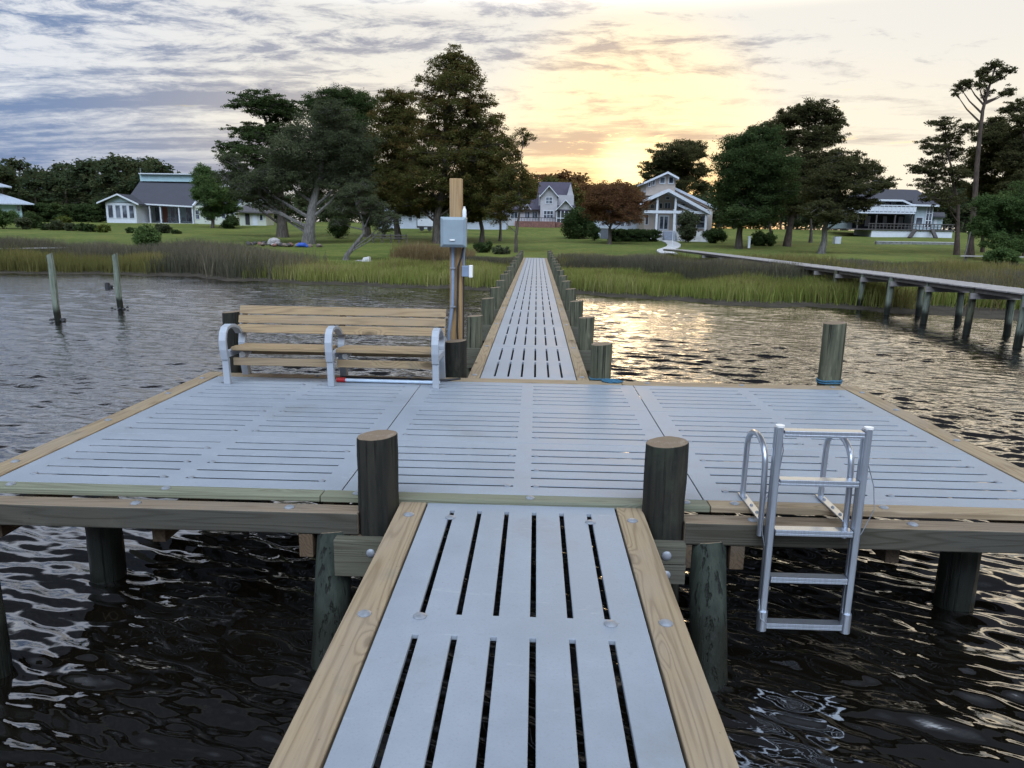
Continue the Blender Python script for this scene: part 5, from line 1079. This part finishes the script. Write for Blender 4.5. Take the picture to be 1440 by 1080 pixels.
for k, yy in enumerate((9.4, 11.8, 14.2, 16.5, 18.95, 21.3, 23.7, 26.1, 28.5, 31, 33.5, 36, 40, 44, 48)):
    xx = float(np.interp(yy, [p[1] for p in PTS], [p[0] for p in PTS])); zt = float(np.interp(yy, [p[1] for p in PTS], [p[2] for p in PTS]))
    MB().box(xx-.68, xx+.68, yy-.20, yy-.13, zt-.33, zt-.17).build('cross_beam', M['greyboardX'], pier)
    for sgn in (-1, 1):
        dxr = rng.normal(0, .03); ph = MB(); zs = np.linspace(-2.3, zt-.05, 9)
        if yy < 27:
            po = thing('pier_pile', ('waterside' if sgn < 0 else 'landward') + ' round pile under the neighbouring pier, ' + (['nearest', 'second', 'third', 'fourth', 'fifth', 'sixth', 'seventh', 'eighth'][k]) + ' pair from the frame edge', 'pile', (xx+sgn*.5+dxr, yy, WZ), 'piles under the neighbouring pier')
            if sgn < 0: po['label'] = po['label'].replace('waterside', 'nearer')
            else: po['label'] = po['label'].replace('landward', 'farther')
            ph.tube([(xx+sgn*(.50+.03*(zt-z))+dxr+.02*(z-zt), yy+.03*(z), z) for z in zs], [.100*(1+rng.normal(0, .03)) for z in zs], 12).build('shaft', M['oldpile' if rng.random() < .6 else 'pile'], po, smooth=True)
            for _ in range(10): pass
path_pts = [(11.9, 61.9), (12.2, 66), (12.9, 70), (14.0, 74), (15.2, 78), (16.0, 82), (16.4, 86), (16.6, 89), (X_at(939, 92.3), 92.4)]
L_, R_ = [], []
for k, (px_, py_) in enumerate(path_pts):
    a = np.array(path_pts[max(0, k-1)]); b = np.array(path_pts[min(len(path_pts)-1, k+1)]); d = (b-a)/np.linalg.norm(b-a); nrm = np.array([d[1], -d[0]])*.75
    L_.append((px_-nrm[0], py_-nrm[1])); R_.append((px_+nrm[0], py_+nrm[1]))
mb = MB()
for k in range(len(path_pts)-1):
    q = [L_[k], R_[k], R_[k+1], L_[k+1]]; zz = [float(terrain(*c))+.10 for c in q]; mb.slab([(c[0], c[1], z) for c, z in zip(q, zz)], .25)
tag(mb.build('path', M['concrete']), 'pale curved concrete path from the pier to the tower house steps', 'path', kind='structure')
bw = thing('marsh_boardwalk', 'thin pale boardwalk low over the marsh at the far left', 'boardwalk', (-32, 38, 0))
a, b = at_y(-40, 350.0, 39.0), at_y(82, 348.0, 41); mb = MB(); mb.slab([(a[0], 39.0, a[2]), (b[0], 41, b[2]), (b[0], 42.1, b[2]), (a[0], 40.1, a[2])], .05); mb.build('plank_deck', M['greyboardX'], bw)
for k in range(8):
    f = (k+.5)/8; q = a+(b-a)*f; MB().tube([(q[0], 39.4+2*f, -1.2), (q[0], 39.4+2*f, q[2]-.051)], .07, 7).build('post', M['greyboardY'], bw)

# ---------------------------------------------------------------- things on the lawn
def ground_at(px, Y): X = X_at(px, Y, 345); return X, float(terrain(X, Y))
mats_r = [plain('pale_rock', (.30, .28, .27), .9, 0, .3, 5, .5), plain('brown_rock', (.16, .12, .10), .9, 0, .3, 5, .5), plain('brick_rubble', (.22, .11, .09), .9, 0, .3, 5, .5), plain('dark_rock', (.06, .055, .055), .9, 0, .3, 5, .5)]
def rock(px, Y, r, mi, label, group, up=0.0, sq=.7):
    rg = np.random.default_rng(int(px*31+r*977+up*100)); X, z = ground_at(px, Y); import bmesh
    bm = bmesh.new(); bmesh.ops.create_icosphere(bm, subdivisions=2, radius=1.0)
    k1 = rg.normal(0, 1, (5, 3))
    for v_ in bm.verts:
        c = np.array(v_.co); f = 1+.16*sum(math.sin(1.9*float(c@kk)+i) for i, kk in enumerate(k1))/2; v_.co = Vector((c[0]*r*f*1.2, c[1]*r*f, c[2]*r*f*sq))
    me = bpy.data.meshes.new('rock'); bm.to_mesh(me); bm.free(); me.materials.append(mats_r[mi]); o = bpy.data.objects.new('rock', me); COL.objects.link(o); o.location = (X, Y, z+r*sq*.55+up); o.rotation_euler.z = rg.random()*6
    return tag(o, label, 'rock', group)
rock(384, 66, .52, 0, 'largest pale rock crowning the rubble pile under the oak', None, .15)
for k in range(34):
    px = 348+104*rng.random(); hgt = math.exp(-((px-384)/26)**2); Y = 66+rng.normal(0, .9)
    rock(px, Y, rng.uniform(.12, .30), int(rng.choice([0, 1, 1, 2, 3, 3])), 'small mixed rock in the low rubble pile under the oak', 'rubble pile rocks', rng.random()*.35*hgt)
X, z = ground_at(424, 65); tag(MB().tube([(X-.55, 65, z+.08), (X-.2, 65, z+.24), (X+.3, 65.1, z+.22), (X+.6, 65, z+.06)], [.10, .22, .22, .09], 9).build('tarp_bundle', plain('blue_tarp', (.02, .07, .34), .5, 0, .3, 6), None, smooth=True), 'bright blue bundle on the rubble pile by the oak trunk', 'bundle')
X, z = ground_at(514, 47); o = thing('concrete_block', 'pale broken concrete block on the grass beside the leaning oak', 'block', (X, 47, z)); mb = MB(); mb.add([(X-.30, 46.8, z-.05), (X+.28, 46.8, z-.05), (X+.32, 47.3, z-.05), (X-.26, 47.3, z-.05), (X-.16, 46.85, z+.27), (X+.26, 46.85, z+.36), (X+.29, 47.25, z+.34), (X-.14, 47.25, z+.25)], [(3, 2, 1, 0), (4, 5, 6, 7), (0, 1, 5, 4), (1, 2, 6, 5), (2, 3, 7, 6), (3, 0, 4, 7)]); mb.build('block', M['concrete'], o, bevel=.03)
X, z = ground_at(505, 47.4); rockb = tag(MB().slab([(X-.25, 47.2, z+.05), (X+.22, 47.2, z+.06), (X+.2, 47.6, z+.08), (X-.2, 47.6, z+.06)], .09).build('flat_stone', mats_r[0]), 'flat grey stone lying against the concrete block', 'stone')
fb = House('rail_fence', 'low dark plank fence in the shade behind the leaning oak', 'fence', 545, 338, 70)
fb.pb(524, 330, 572, 331.4, 0, .06, 'darkwood', 'rail'); fb.pb(524, 334, 572, 335.2, 0, .06, 'darkwood', 'rail')
for px in (525, 537, 549, 561, 571): fb.pb(px-.8, 328.5, px+.8, 342, .07, .19, 'darkwood', 'fence_post')
